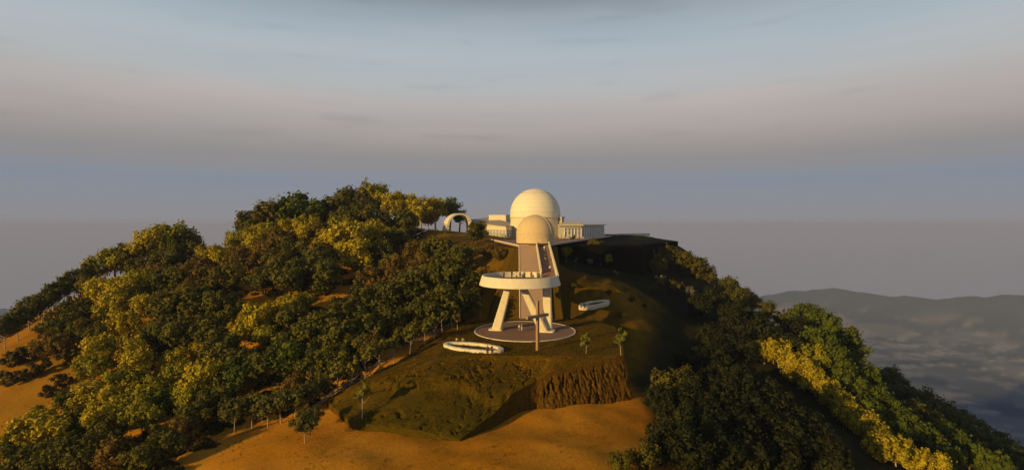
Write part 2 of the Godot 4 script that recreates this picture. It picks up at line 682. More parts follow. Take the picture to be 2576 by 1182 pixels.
func mound_height(x: float, d: float) -> float:
	# flat under the plaza, sloping to the front and to the left
	var nose := smoothstep(-13.0, -3.0, x) * smoothstep(8.0, 4.0, x)
	var front := pow(clampf((97.5 - d) / 20.5, 0.0, 1.2), lerpf(1.25, 0.75, nose)) * 6.9
	var side := pow(clampf((-13.0 - x) / 19.0, 0.0, 1.2), 1.2) * 6.9
	var fall := sqrt(front * front + side * side)
	var y := -24.03 - fall
	# a shallow ledge across the front slope, then small lumps and cracks
	var wave := d + 0.18 * x + 2.5 * noise.get_noise_2d(x * 0.08, 4.0)
	y += 0.7 * smoothstep(84.5, 86.5, wave) * smoothstep(97.0, 88.0, wave)
	var off := Vector2(x, d) - MOUND
	var rough := smoothstep(0.3, 1.6, fall) + 0.5 * smoothstep(14.0, 17.0, off.length()) * smoothstep(100.0, 96.0, d)
	rough = minf(rough, 1.0)
	y += rough * 0.10 * noise.get_noise_2d(x * 0.35, d * 0.35)
	var run := ridged.get_noise_2d(x * 0.42 + 0.5 * noise.get_noise_2d(x * 0.2, d * 0.3), d * 0.08 + 20.0)
	y -= nose * smoothstep(0.4, 1.5, fall) * 0.5 * smoothstep(0.45, 0.9, run)
	var crack := ridged.get_noise_2d(x * 0.16 + 3.0, d * 0.34)
	y -= rough * 0.85 * smoothstep(0.60, 0.84, crack) * smoothstep(-0.1, 0.2, noise.get_noise_2d(x * 0.045, d * 0.12 + 70.0))
	return y

func mound() -> void:
	var mb := MB.new()
	var around := 720
	var rings := 110
	var pts := PackedVector3Array()
	var cols := PackedColorArray()
	for k in around + 1:
		var angle := TAU * k / around
		var dir := Vector2(cos(angle), sin(angle))
		var r := rim_at(angle)
		for j in rings + 1:
			var t := float(j) / rings
			var p := MOUND + dir * r.x * t
			pts.append(Vector3(p.x, EYE.y + mound_height(p.x, p.y), -p.y))
			var tone := noise.get_noise_2d(p.x * 0.09 + 20.0, p.y * 0.09) + 0.5 * noise.get_noise_2d(p.x * 0.6, p.y * 0.6)
			var c := Color(0.235, 0.120, 0.006).lerp(Color(0.150, 0.088, 0.005), smoothstep(-0.35, 0.45, tone))
			c = c.lerp(Color(0.085, 0.078, 0.004), smoothstep(96.0, 79.0, p.y) * 0.7)
			cols.append(c)
	mb.sheet(pts, rings + 1, cols, func(_p): return Vector3.UP)
	# its flanks, gullied where the cliff is
	pts.clear()
	cols.clear()
	var down := 26
	for k in around + 1:
		var angle := TAU * k / around
		var dir := Vector2(cos(angle), sin(angle))
		var r := rim_at(angle)
		for j in down + 1:
			var t := float(j) / down
			var p := MOUND + dir * r.x
			var y := lerpf(mound_height(p.x, p.y), -34.5, t)
			var side := p.dot(Vector2(dir.y, -dir.x))
			var bulge := 0.0
			var cliff := smoothstep(1.0, 7.0, p.x) * smoothstep(101.0, 97.0, p.y)
			if cliff > 0.0:
				var bend := side + 1.6 * noise.get_noise_2d(side * 0.12, y * 0.2)
				var gully := ridged.get_noise_2d(bend * 0.15, y * 0.06 + 8.0)
				var streak := ridged.get_noise_2d(bend * 0.5 + 30.0, y * 0.14)
				bulge = cliff * smoothstep(0.0, 0.2, t) * (2.4 * t - 0.9 * smoothstep(0.5, 0.9, gully) - 0.35 * smoothstep(0.4, 0.9, streak) + 0.3 * noise.get_noise_2d(side * 0.6 + 5.0, y * 0.6))
			p += dir * bulge
			pts.append(Vector3(p.x, EYE.y + y, -p.y))
			var tone := noise.get_noise_2d(side * 0.4, y * 0.2)
			var c := Color(0.21, 0.105, 0.010).lerp(Color(0.13, 0.072, 0.008), smoothstep(-0.4, 0.4, tone))
			if cliff < 0.3:
				c = c.lerp(Color(0.105, 0.082, 0.005), smoothstep(96.0, 79.0, p.y) * 0.8)
			cols.append(c)
	mb.sheet(pts, down + 1, cols, func(p): return p - Vector3(MOUND.x, p.y, -MOUND.y))
	struct(mb, "grass_mound", M.grass, "olive grass mound with an eroded cliff edge under the round plaza")
	# the round plaza
	var disc := MB.new()
	disc.lathe(W(1320, 832, 120.0) * Vector3(1, 0, 1), [Vector2(0.001, 0.06), Vector2(11.05, 0.06), Vector2(11.05, -0.5)], 0.0, TAU, 96)
	struct(disc, "round_plaza", M.paving, "round mauve paved plaza under the ring tower")
	var kerb := MB.new()
	kerb.lathe(W(1320, 832, 120.0) * Vector3(1, 0, 1), [Vector2(11.05, 0.0), Vector2(11.05, 0.13), Vector2(11.32, 0.13), Vector2(11.32, -0.6)], 0.0, TAU, 96)
	struct(kerb, "plaza_kerb", M.kerb, "thin pale kerb round the paved plaza")

# ---------------------------------------------------------------- terrace, ramp and banks
var terrace_outline := PackedVector2Array([Vector2(2.0, 149), Vector2(9.6, 149), Vector2(14, 166), Vector2(56, 285), Vector2(76, 296), Vector2(76, 312), Vector2(-30, 312), Vector2(-26, 272), Vector2(-17.5, 260)])

func flat_outline(list: Array) -> PackedVector2Array:
	var out := PackedVector2Array()
	for p in list:
		out.append(Vector2(p.x, -p.y))
	return out

func hilltop() -> void:
	var mb := MB.new()
	mb.prism(flat_outline(Array(terrace_outline)), EYE.y - 6.75, EYE.y - 6.1)
	struct(mb, "paved_terrace", M.paving, "pointed paved terrace on the hilltop round the domes")
	var lip := MB.new()
	var edge := [terrace_outline[8], terrace_outline[0], terrace_outline[1], terrace_outline[2], terrace_outline[3], terrace_outline[4]]
	for k in edge.size() - 1:
		var a := Vector3(edge[k].x, EYE.y - 6.16, -edge[k].y)
		var b := Vector3(edge[k + 1].x, EYE.y - 6.16, -edge[k + 1].y)
		lip.bar(a, b, Vector3.UP, 1.5 if k == edge.size() - 2 else 0.42, 0.5)
	struct(lip, "terrace_kerb", M.kerb, "pale raised kerb along the edge of the hilltop terrace")
	# the right shoulder of the hill ends in a sheer cut
	var cut := MB.new()
	cut.tint = Color(0.012, 0.015, 0.008)  # near black because the shade on this face is put into the tint
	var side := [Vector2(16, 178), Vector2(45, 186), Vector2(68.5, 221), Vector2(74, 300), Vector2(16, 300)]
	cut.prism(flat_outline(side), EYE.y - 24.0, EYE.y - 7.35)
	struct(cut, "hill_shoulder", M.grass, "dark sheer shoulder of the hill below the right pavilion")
	# bank and ramp between the small dome and the plaza
	var bank := MB.new()
	bank.tint = Color(0.16, 0.095, 0.008)
	var bottom := [Vector3(-6.5, -1.2, -133.2), Vector3(13.0, -1.2, -133.2), Vector3(15, -1.2, -158), Vector3(-12, -1.2, -158)]
	var top := [Vector3(0.6, 17.1, -148.6), Vector3(11.2, 17.1, -148.6), Vector3(13.5, 17.1, -158), Vector3(-2, 17.1, -158)]
	bank.frustum(bottom, top)
	struct(bank, "grass_bank", M.grass, "steep grass bank between the plaza and the small dome")
	var ramp := MB.new()
	var lowl := Vector3(1.95, 0.1, -134.0)
	var lowr := Vector3(10.1, 0.1, -134.0)
	var up := Vector3(0, 17.55, -14.95)
	var off := Vector3(0, 0.33, 0.28)
	ramp.frustum([lowl - off, lowr - off, lowr + off, lowl + off], [lowl - off + up, lowr - off + up, lowr + off + up, lowl + off + up])
	struct(ramp, "paved_ramp", M.ramp, "steep mauve paved ramp from the plaza up to the small dome")
	var curb := MB.new()
	curb.bar(lowl + off, lowl + off + up, Vector3.RIGHT, 0.22, 0.4)
	struct(curb, "ramp_kerb", M.kerb, "thin pale kerb along the left edge of the ramp")

# where a sight line comes down to the hill
func on_ground(px: float, py: float, from := 60.0) -> Vector3:
	var d := from
	while d < 300.0:
		var p := W(px, py, d)
		if p.y - EYE.y <= ground(p.x, d):
			break
		d += 0.5
	var at := W(px, py, d)
	at.y = EYE.y + ground(at.x, d)
	return at

func ridge_path() -> void:
	var mb := MB.new()
	var a := on_ground(-30, 872)
	var b := on_ground(205, 748)
	var last := Vector3.ZERO
	for k in 41:
		var p := a.lerp(b, k / 40.0)
		p.x += 1.2 * noise.get_noise_1d(k * 0.2)
		p.y = EYE.y + ground(p.x, -p.z) + 0.02
		if k:
			mb.bar(last, p, Vector3(0.4, 0, -1), 2.4, 0.2)
		last = p
	struct(mb, "footpath", M.track, "pale track below the tree row on the far left ridge")

# ---------------------------------------------------------------- ring tower, footbridge, domes
const RING := Vector3(1.75, 0.0, -118.0)
func tower() -> void:
	var t := thing("observation_tower", "cream ring shaped lookout tower on slanted legs above the round plaza", "tower", RING)
	var deck := MB.new()
	deck.lathe(Vector3.ZERO, [Vector2(0.001, 11.42), Vector2(8.4, 11.42)], 0, TAU, 72)
	deck.lathe(Vector3.ZERO, [Vector2(8.62, 10.75), Vector2(0.001, 10.75)], 0, TAU, 72)
	build(deck, "deck", M.paving, t)
	# the flared wall; it opens towards the footbridge on the far right
	var wall := MB.new()
	var from := deg_to_rad(1.0)
	var to := deg_to_rad(360.0 - 51.5)
	var profile := [Vector2(8.05, 11.3), Vector2(8.02, 12.62), Vector2(8.06, 12.66), Vector2(8.30, 12.66), Vector2(8.35, 12.61), Vector2(8.96, 10.66), Vector2(8.93, 10.6), Vector2(8.55, 10.6), Vector2(8.5, 10.7)]
	# angles run from +x towards +z, so the far side (-z) is near 270 degrees
	wall.lathe(Vector3.ZERO, profile, from, to, 90, true)
	for end in [from, to]:
		var d := Vector3(cos(end), 0, sin(end))
		var o := Vector3(-sin(end), 0, cos(end)) * (1.0 if end == to else -1.0)
		wall.quad(d * 8.05 + Vector3(0, 11.3, 0), d * 8.04 + Vector3(0, 12.65, 0), d * 8.33 + Vector3(0, 12.65, 0), d * 8.75 + Vector3(0, 11.3, 0), o)
	build(wall, "flared_wall", M.white, t)
	var sill := MB.new()
	sill.lathe(Vector3.ZERO, [Vector2(8.4, 11.4), Vector2(8.7, 11.4), Vector2(8.93, 10.63), Vector2(8.5, 10.63)], to, TAU + from, 20, true)
	build(sill, "deck_edge", M.white, t)
	# slanted legs; the middle and the right one share a foot
	for g in [[Vector3(-5.3, -0.1, -2.7), Vector3(-2.3, 11.0, 0.6), 2.1, 1.3], [Vector3(5.4, -0.1, -0.4), Vector3(0.2, 11.0, 0.9), 2.0, 1.3], [Vector3(6.4, -0.1, -1.6), Vector3(5.9, 11.0, -0.2), 1.7, 1.9]]:
		var leg := MB.new()
		leg.bar(g[0], g[1], Vector3(1, 0, 0.25), g[2], 1.25, g[3], 1.0, 0.16)
		build(leg, "leg", M.white, t)
	for g in [[Vector3(-5.35, -0.02, -2.6), 3.0, 2.0], [Vector3(5.9, -0.02, -1.0), 3.6, 2.8]]:
		var foot := MB.new()
		foot.box(g[0], Vector3(g[1], 0.4, g[2]), -0.2, 0.1)
		build(foot, "foot_plate", M.white, t)

	var b := thing("footbridge", "sloping footbridge with pale parapets from the small dome to the ring tower", "footbridge", Vector3(8.5, 0, -122))
	var near_y := 11.40
	var far_y := 17.88
	var near_z := 0.9
	var far_z := -26.2
	var slab := MB.new()
	slab.bar(Vector3(0, near_y - 0.17, near_z), Vector3(0, far_y - 0.17, far_z), Vector3.RIGHT, 3.2, 0.35)
	build(slab, "deck", M.paving, b)
	for s in [[-1.72, -2.6], [1.72, 3.6]]:
		var z0: float = s[1]
		var y0 := near_y + (far_y - near_y) * clampf((z0 - near_z) / (far_z - near_z), 0.0, 1.0)
		var para := MB.new()
		para.bar(Vector3(s[0], y0 + 0.35, z0), Vector3(s[0], far_y + 0.35, far_z), Vector3.RIGHT, 0.3, 1.75, -1.0, -1.0, 0.05)
		build(para, "parapet", M.white, b)

func dome_small() -> void:
	var at := Vector3(6.64, EYE.y - 6.1, -152.5)
	var t := thing("small_dome", "smaller tan dome pavilion at the tip of the terrace in front of the white dome", "dome", at)
	var shell := MB.new()
	var profile := []
	profile.append(Vector2(5.12, 0.55))
	profile.append(Vector2(5.35, 0.55))
	profile.append(Vector2(5.42, 0.62))
	for k in 25:
		var a := PI * 0.5 * k / 24.0
		profile.append(Vector2(maxf(5.42 * cos(a), 0.002), 3.15 + 5.42 * sin(a)))
	shell.lathe(Vector3.ZERO, profile, 0, TAU, 96)
	build(shell, "dome_shell", M.dome_tan, t)
	var ring := MB.new()
	ring.lathe(Vector3.ZERO, [Vector2(5.42, 3.05), Vector2(5.47, 3.08), Vector2(5.47, 3.2), Vector2(5.42, 3.23)], 0, TAU, 96)
	build(ring, "joint_band", M.dome_tan, t)
	# two ribs that frame the slit on the right
	var rib := MB.new()
	for k in 22:
		var a := deg_to_rad(2.0 + 4.0 * k)
		var a2 := deg_to_rad(2.0 + 4.0 * (k + 1))
		var dir := Vector3(cos(deg_to_rad(-38.0)), 0, -sin(deg_to_rad(-38.0)))
		rib.bar(dir * 5.46 * cos(a) + Vector3(0, 3.15 + 5.46 * sin(a), 0), dir * 5.46 * cos(a2) + Vector3(0, 3.15 + 5.46 * sin(a2), 0), Vector3(-dir.z, 0, dir.x), 0.16, 0.12)
	build(rib, "shell_rib", M.dome_tan, t)
	var drum := MB.new()
	drum.lathe(Vector3.ZERO, [Vector2(4.3, -0.1), Vector2(4.3, 0.56), Vector2(5.2, 0.56)], 0, TAU, 64)
	build(drum, "drum", M.paving, t)

func planetarium() -> void:
	var at := Vector3(10.2, EYE.y - 6.1, -235.0)
	var r := 11.0
	var mid := 10.3
	var t := thing("planetarium", "largest building, a white panelled dome on a round drum on the hilltop", "planetarium", at)
	var core := MB.new()
	var profile := []
	for k in 21:
		var a := deg_to_rad(-9.0) + deg_to_rad(98.9) * k / 20.0
		profile.append(Vector2((r - 0.10) * cos(a), mid + (r - 0.10) * sin(a)))
	core.lathe(Vector3.ZERO, profile, 0, TAU, 96)
	build(core, "dome_core", M.kerb, t)
	# panels in rows with open joints between them
	var cuts := [-9.0, 3.5, 14.0, 24.0, 34.0, 44.0, 54.0]
	for row in cuts.size() - 1:
		var lo := deg_to_rad(cuts[row] + 0.11)
		var hi := deg_to_rad(cuts[row + 1] - 0.11)
		var pieces := 12
		for k in pieces:
			var mb := MB.new()
			var list := []
			for j in 5:
				var a := lerpf(lo, hi, j / 4.0)
				list.append(Vector2(r * cos(a), mid + r * sin(a)))
			var gap := deg_to_rad(0.10) / cos(lo)
			mb.lathe(Vector3.ZERO, list, TAU * k / pieces + gap + row * 0.13, TAU * (k + 1) / pieces - gap + row * 0.13, 8)
			build(mb, "dome_panel", M.dome, t)
	var cap := MB.new()
	var list2 := []
	for j in 13:
		var a := lerpf(deg_to_rad(54.5), deg_to_rad(89.95), j / 12.0)
		list2.append(Vector2((r + 0.04) * cos(a), mid + (r + 0.04) * sin(a)))
	cap.lathe(Vector3.ZERO, list2, 0, TAU, 96)
	build(cap, "dome_cap", M.dome, t)
	var drum := MB.new()
	drum.lathe(Vector3.ZERO, [Vector2(10.85, -0.2), Vector2(10.85, 8.7)], 0, TAU, 96)
	build(drum, "drum", M.dome_low, t)
	var base := MB.new()
	base.lathe(Vector3.ZERO, [Vector2(11.1, -0.2), Vector2(11.1, 5.6), Vector2(10.8, 5.75)], 0, TAU, 96)
	build(base, "drum_wall", M.white, t)
	var ledge := MB.new()
	ledge.lathe(Vector3.ZERO, [Vector2(10.8, 8.55), Vector2(11.35, 8.6), Vector2(11.35, 8.85), Vector2(10.8, 8.95)], 0, TAU, 96)
	build(ledge, "ledge", M.dome_low, t)
	# the gallery stands out on the right and round the back
	var gal := MB.new()
	var f := deg_to_rad(-150.0)
	var g := deg_to_rad(28.0)
	gal.lathe(Vector3.ZERO, [Vector2(10.8, 5.8), Vector2(12.6, 5.95), Vector2(12.6, 8.3), Vector2(12.95, 8.45), Vector2(12.95, 8.95), Vector2(10.8, 8.95)], f, g, 60)
	for e in [f, g]:
		var d := Vector3(cos(e), 0, sin(e))
		gal.quad(d * 10.8 + Vector3(0, 5.8, 0), d * 12.6 + Vector3(0, 5.95, 0), d * 12.6 + Vector3(0, 8.9, 0), d * 10.8 + Vector3(0, 8.9, 0), Vector3(-sin(e), 0, cos(e)) * (1.0 if e == g else -1.0))
	build(gal, "gallery", M.steel, t)

# a wall between two plan corners (x, -z) that carries a row of panes with white posts between them
func glazed(t: Node3D, a: Vector3, b: Vector3, low: float, high: float, count: int, out: Vector3) -> void:
	for k in count:
		var p := a.lerp(b, (k + 0.0) / count)
		var q := a.lerp(b, (k + 1.0) / count)
		var mb := MB.new()
		var inset := -out * 0.12
		mb.quad(p + inset + Vector3(0, low, 0), q + inset + Vector3(0, low, 0), q + inset + Vector3(0, high, 0), p + inset + Vector3(0, high, 0), out)
		build(mb, "pane", M.glass, t)
	for k in count + 1:
		var p := a.lerp(b, float(k) / count) + out * 0.06
		var mb := MB.new()
		mb.bar(p + Vector3(0, low, 0), p + Vector3(0, high, 0), out, 0.26, 0.26)
		build(mb, "post", M.frame, t)
	for y in [low + 0.1, lerpf(low, high, 0.72)]:
		var mb := MB.new()
		mb.bar(a + Vector3(0, y, 0), b + Vector3(0, y, 0), Vector3.UP, 0.16, 0.2)
		build(mb, "rail", M.frame, t)

func left_hall() -> void:
	var y := EYE.y - 6.1
	var at := Vector3(-2.5, y, -222.0)
	var t := thing("glazed_hall", "long glazed hall with a sloping roof left of the white dome", "hall", at)
	var a := Vector3.ZERO
	var b := Vector3(-10.5, 0, -28)
	var e := Vector3(-18.0, 0, -30)
	var c := Vector3(5.6, 0, -15)
	var d := Vector3(-8.0, 0, -46)
	var n_ab := Vector3(-0.936, 0, 0.351)
	var n_ac := Vector3(0.937, 0, 0.35)
	glazed(t, a, b, 0.1, 3.35, 7, n_ab)
	glazed(t, a, c, 0.1, 3.35, 4, n_ac)
	# fascia above the glass, following the rising eave
	var fascia := MB.new()
	var ya := 3.3
	fascia.quad(a + Vector3(0, ya, 0), b + Vector3(0, ya, 0), b + Vector3(0, 6.0, 0), a + Vector3(0, 4.9, 0), n_ab)
	fascia.quad(a + Vector3(0, ya, 0), c + Vector3(0, ya, 0), c + Vector3(0, 5.1, 0), a + Vector3(0, 4.9, 0), n_ac)
	fascia.quad(b + Vector3(0, 0, 0), e, e + Vector3(0, 7.6, 0), b + Vector3(0, 6.0, 0), Vector3(-0.2, 0, 1))
	fascia.quad(c, d, d + Vector3(0, 9.1, 0), c + Vector3(0, 5.1, 0), Vector3(0.9, 0, -0.3))
	fascia.quad(d, e, e + Vector3(0, 7.6, 0), d + Vector3(0, 9.1, 0), Vector3(-0.8, 0, -0.5))
	build(fascia, "wall", M.white, t)
	var inside := MB.new()
	inside.quad(a + Vector3(0, 0.05, 0), b + Vector3(0, 0.05, 0), d + Vector3(0, 0.05, 0), c + Vector3(0, 0.05, 0), Vector3.UP)
	build(inside, "floor", M.paving, t)
	var roof := MB.new()
	var o := 0.5
	var ra := a + n_ab * o + n_ac * o + Vector3(0, 4.95, 0)
	var rb := b + n_ab * o + Vector3(0, 6.15, 0)
	var re := e + n_ab * o + Vector3(-1, 7.7, 0)
	var rc := c + n_ac * o + Vector3(0, 5.2, 0)
	var rd := d + Vector3(0, 9.2, 0)
	for tri3 in [[ra, rb, rc], [rb, rd, rc], [rb, re, rd]]:
		roof.tri(tri3[0], tri3[1], tri3[2], Vector3.UP)
		roof.tri(tri3[0] - Vector3(0, 0.3, 0), tri3[1] - Vector3(0, 0.3, 0), tri3[2] - Vector3(0, 0.3, 0), Vector3.DOWN)
	for pair in [[ra, rb, n_ab], [rb, re, n_ab], [ra, rc, n_ac], [rc, rd, Vector3(1, 0, 0)], [rd, re, Vector3(0, 0, -1)]]:
		roof.quad(pair[0], pair[1], pair[1] - Vector3(0, 0.3, 0), pair[0] - Vector3(0, 0.3, 0), pair[2])
	build(roof, "roof", M.roof, t)
	var s := thing("stair_block", "plain cream stair block between the glazed hall and the white dome", "building", W(1260, 562, 262) * Vector3(1, 0, 1) + Vector3(0, y, 0))
	var mb := MB.new()
	mb.box(Vector3(-0.6, -0.1, 0), Vector3(8.6, 10.1, 9.0), deg_to_rad(-14.0), 0.01)
	build(mb, "wall", M.white, s)
	var lid := MB.new()
	lid.box(Vector3(-0.6, 10.0, 0), Vector3(8.8, 0.22, 9.2), deg_to_rad(-14.0), 0.05)
	build(lid, "roof_slab", M.kerb, s)

func vaulted_canopy() -> void:
	var at := W(1152, 583, 246)
	at.y = EYE.y + ground(at.x, -at.z)
	var t := thing("vaulted_canopy", "pale arched canopy open at both ends left of the glazed hall", "canopy", at, deg_to_rad(22.0))
	t.scale = Vector3.ONE * 1.16
	var shell := MB.new()
	var outer := []
	var inner := []
	for k in 33:
		var u := -1.0 + 2.0 * k / 32.0
		var a := PI * (k / 32.0)
		outer.append(Vector2(-5.6 * cos(a), 7.9 * pow(maxf(sin(a), 0.0), 0.82)))
		inner.append(Vector2(-(5.6 - lerpf(1.25, 0.42, sin(a))) * cos(a), maxf(7.9 * pow(maxf(sin(a), 0.0), 0.82) - 0.62 * sin(a), 0.0)))
	for k in 32:
		var z0 := 2.6
		var z1 := -3.4
		var m := Vector3(outer[k].x, outer[k].y - 2.0, 0)
		var o0 := Vector3(outer[k].x, outer[k].y, 0)
		var o1 := Vector3(outer[k + 1].x, outer[k + 1].y, 0)
		var i0 := Vector3(inner[k].x, inner[k].y, 0)
		var i1 := Vector3(inner[k + 1].x, inner[k + 1].y, 0)
		var f := Vector3(0, 0, z0)
		var g := Vector3(0, 0, z1)
		shell.quad(o0 + f, o1 + f, o1 + g, o0 + g, o0 + Vector3(0, 0.4, 0))
		shell.quad(i0 + f, i1 + f, i1 + g, i0 + g, -i0)
		shell.quad(o0 + f, o1 + f, i1 + f, i0 + f, Vector3(0, 0, 1))
		shell.quad(o0 + g, o1 + g, i1 + g, i0 + g, Vector3(0, 0, -1))
	build(shell, "vault", M.white, t)
	var mb := MB.new()
	mb.box(Vector3(0, -1.2, -0.4), Vector3(12.5, 1.32, 8.0), 0.0, 0.02)
	build(mb, "floor_slab", M.paving, t)
	var path := MB.new()
	var last := Vector3.ZERO
	for k in 13:
		var p := W(lerpf(1112, 1040, k / 12.0), 580, lerpf(244, 215, k / 12.0))
		p.y = EYE.y + ground(p.x, -p.z) + 0.06
		if k:
			path.bar(last, p, Vector3(0.3, 0, 1), 3.0, 0.24)
		last = p
	struct(path, "footpath", M.kerb, "pale footpath leading left from the arched canopy")

func right_pavilion() -> void:
	var y := EYE.y - 5.55
	var at := Vector3(28.7, y, -222.0)
	var t := thing("glazed_pavilion", "low flat roofed pavilion with a glass front right of the white dome", "pavilion", at)
	var a := Vector3.ZERO
	var b := Vector3(-9.9, 0, 3.4)
	var c := Vector3(15.2, 0, -34)
	var n_ab := Vector3(0.325, 0, 0.946)
	var n_ac := Vector3(0.913, 0, 0.408)
	var m := a.lerp(b, 0.72)
	glazed(t, a, m, 0.1, 3.4, 5, n_ab)
	glazed(t, a, c, 0.1, 3.6, 10, n_ac)
	var wall := MB.new()
	wall.quad(m, b, b + Vector3(0, 4.6, 0), m + Vector3(0, 4.6, 0), n_ab)
	wall.quad(a + Vector3(0, 3.6, 0), m + Vector3(0, 3.6, 0), m + Vector3(0, 4.6, 0), a + Vector3(0, 4.6, 0), n_ab)
	wall.quad(a + Vector3(0, 3.6, 0), c + Vector3(0, 3.6, 0), c + Vector3(0, 4.6, 0), a + Vector3(0, 4.6, 0), n_ac)
	wall.quad(b, b + Vector3(12, 0, -34), b + Vector3(12, 4.6, -34), b + Vector3(0, 4.6, 0), Vector3(-1, 0, 0))
	wall.quad(c, b + Vector3(12, 0, -34), b + Vector3(12, 4.6, -34), c + Vector3(0, 4.6, 0), Vector3(0, 0, -1))
	build(wall, "wall", M.white, t)
	var floor_ := MB.new()
	floor_.quad(a + Vector3(0, 0.05, 0), b + Vector3(0, 0.05, 0), b + Vector3(12, 0.05, -34), c + Vector3(0, 0.05, 0), Vector3.UP)
	build(floor_, "floor", M.paving, t)
	var plinth := MB.new()
	plinth.frustum([a + n_ab * 0.8 + n_ac * 0.6 - Vector3(0, 0.75, 0), b + n_ab * 0.8 - Vector3(0, 0.75, 0), b + Vector3(12, -0.75, -34), c + n_ac * 0.6 - Vector3(0, 0.75, 0)], [a + n_ab * 0.8 + n_ac * 0.6, b + n_ab * 0.8, b + Vector3(12, 0, -34), c + n_ac * 0.6])
	build(plinth, "plinth", M.kerb, t)
	var roof := MB.new()
	var e := [a + (n_ab + n_ac) * 0.6, b + n_ab * 1.0 + Vector3(-0.6, 0, 0), b + Vector3(11.4, 0, -34.6), c + n_ac * 1.0 + Vector3(0, 0, -0.6)]
	var low := []
	var high := []
	for p in e:
		low.append(p + Vector3(0, 4.55, 0))
		high.append(p + Vector3(0, 5.15, 0))
	roof.frustum(low, high)
	build(roof, "roof", M.white, t)
	var upper := MB.new()
	upper.box(Vector3(-4.5, 5.1, -12), Vector3(9.5, 0.9, 10), 0.2, 0.02)
	build(upper, "roof_plant", M.roof, t)

func wooden_cross() -> void:
	var at := W(1352, 882, 101.5)
	at.y = EYE.y + stand(at.x, -at.z) - 0.06
	var t := thing("cross", "tall plain timber cross standing before the round plaza", "cross", at, deg_to_rad(42.0))
	var post := MB.new()
	post.bar(Vector3(0, 0, 0), Vector3(0, 9.45, 0), Vector3.RIGHT, 0.52, 0.52, -1.0, -1.0, 0.06)
	build(post, "post", M.timber, t)
	var arm := MB.new()
	arm.bar(Vector3(-2.85, 6.55, 0.012), Vector3(2.75, 6.55, 0.012), Vector3.UP, 0.54, 0.56, -1.0, -1.0, 0.06)
	build(arm, "crossbar", M.timber, t)

func ring_bench(label: String, at: Vector3, axis_to: Vector2, a: float, b: float) -> Transform3D:
	# laid on the slope: its plane follows the ground under it
	var u := Vector3(axis_to.x, 0, -axis_to.y).normalized()
	var w := Vector3(-u.z, 0, u.x)
	var hu := stand(at.x + u.x * a * 0.8, -at.z - u.z * a * 0.8) - stand(at.x - u.x * a * 0.8, -at.z + u.z * a * 0.8)
	var hw := stand(at.x + w.x * b, -at.z - w.z * b) - stand(at.x - w.x * b, -at.z + w.z * b)
	hu *= 0.75
	hw *= 0.4
	var x := (u * a * 1.6 + Vector3(0, hu, 0)).normalized()
	var z := (w * b * 2.0 + Vector3(0, hw, 0)).normalized()
	var y := z.cross(x).normalized()
	if y.y < 0.0:
		y = -y
	z = x.cross(y).normalized()
	at.y = EYE.y + stand(at.x, -at.z)
	var t := thing("ring_bench", label, "bench", Vector3.ZERO, 0.0, "oval ring benches on the grass")
	t.transform = Transform3D(Basis(x, y, z), at)
	var mb := MB.new()
	var steps := 72
	var prof := [Vector2(0.0, -0.5), Vector2(0.0, 0.5), Vector2(0.05, 0.55), Vector2(0.7, 0.55), Vector2(0.75, 0.5), Vector2(0.75, -0.5)]
	for k in steps:
		var p := []
		for s in 2:
			var g := TAU * (k + s) / steps
			var o := Vector3(cos(g) * b, 0, sin(g) * a).normalized()
			p.append([Vector3(cos(g) * a, 0, sin(g) * b), o])
		for j in prof.size() - 1:
			var q0: Vector2 = prof[j]
			var q1: Vector2 = prof[j + 1]
			var out := Vector3.UP * (q1.x - q0.x) + (p[0][1] as Vector3) * (q1.y - q0.y) * -1.0
			if q0.x == q1.x:
				out = p[0][1] if q0.x < 0.3 else -p[0][1]
			mb.quad(p[0][0] - p[0][1] * q0.x + Vector3.UP * q0.y, p[1][0] - p[1][1] * q0.x + Vector3.UP * q0.y, p[1][0] - p[1][1] * q1.x + Vector3.UP * q1.y, p[0][0] - p[0][1] * q1.x + Vector3.UP * q1.y, out)
	build(mb, "seat", M.white, t)
	return t.transform

var bench_frames := []
func benches() -> void:
	bench_frames.append(ring_bench("oval white ring bench on the grass beside the cross and plaza", W(1189, 876, 103.0), Vector2(11.9, -5.9), 6.5, 2.9))
	bench_frames.append(ring_bench("oval white ring bench on the shaded slope behind the footbridge", W(1495, 757, 140.5), Vector2(9.0, 3.5), 4.6, 1.5))

func fence() -> void:
	var t := thing("post_and_rail_fence", "low wooden post and rail fence along the left edge of the grass mound", "fence")
	var line := [Vector2(-33.2, 90.5), Vector2(-29, 96), Vector2(-24.5, 106), Vector2(-19.5, 116), Vector2(-15, 126), Vector2(-10.5, 135)]
	var pts := []
	for k in line.size() - 1:
		var m := int(line[k].distance_to(line[k + 1]) / 2.4)
		for j in m:
			pts.append(line[k].lerp(line[k + 1], float(j) / m))
	for k in pts.size():
		var p := Vector3(pts[k].x, EYE.y + stand(pts[k].x, pts[k].y), -pts[k].y)
		var mb := MB.new()
		mb.bar(p - Vector3(0, 0.3, 0), p + Vector3(0, 1.15, 0), Vector3.RIGHT, 0.2, 0.2)
		build(mb, "post", M.fence, t)
		if k:
			var o := Vector3(pts[k - 1].x, EYE.y + stand(pts[k - 1].x, pts[k - 1].y), -pts[k - 1].y)
			for h in [0.5, 1.0]:
				var rail := MB.new()
				rail.bar(o + Vector3(0, h, 0), p + Vector3(0, h, 0), Vector3.UP, 0.2, 0.1)
				build(rail, "rail", M.fence, t)

# ---------------------------------------------------------------- people
const SKIN := 0
const SHIRT := 1
const TROUSERS := 2
const SHOES := 3
const HAIR := 4
var bodies := {}

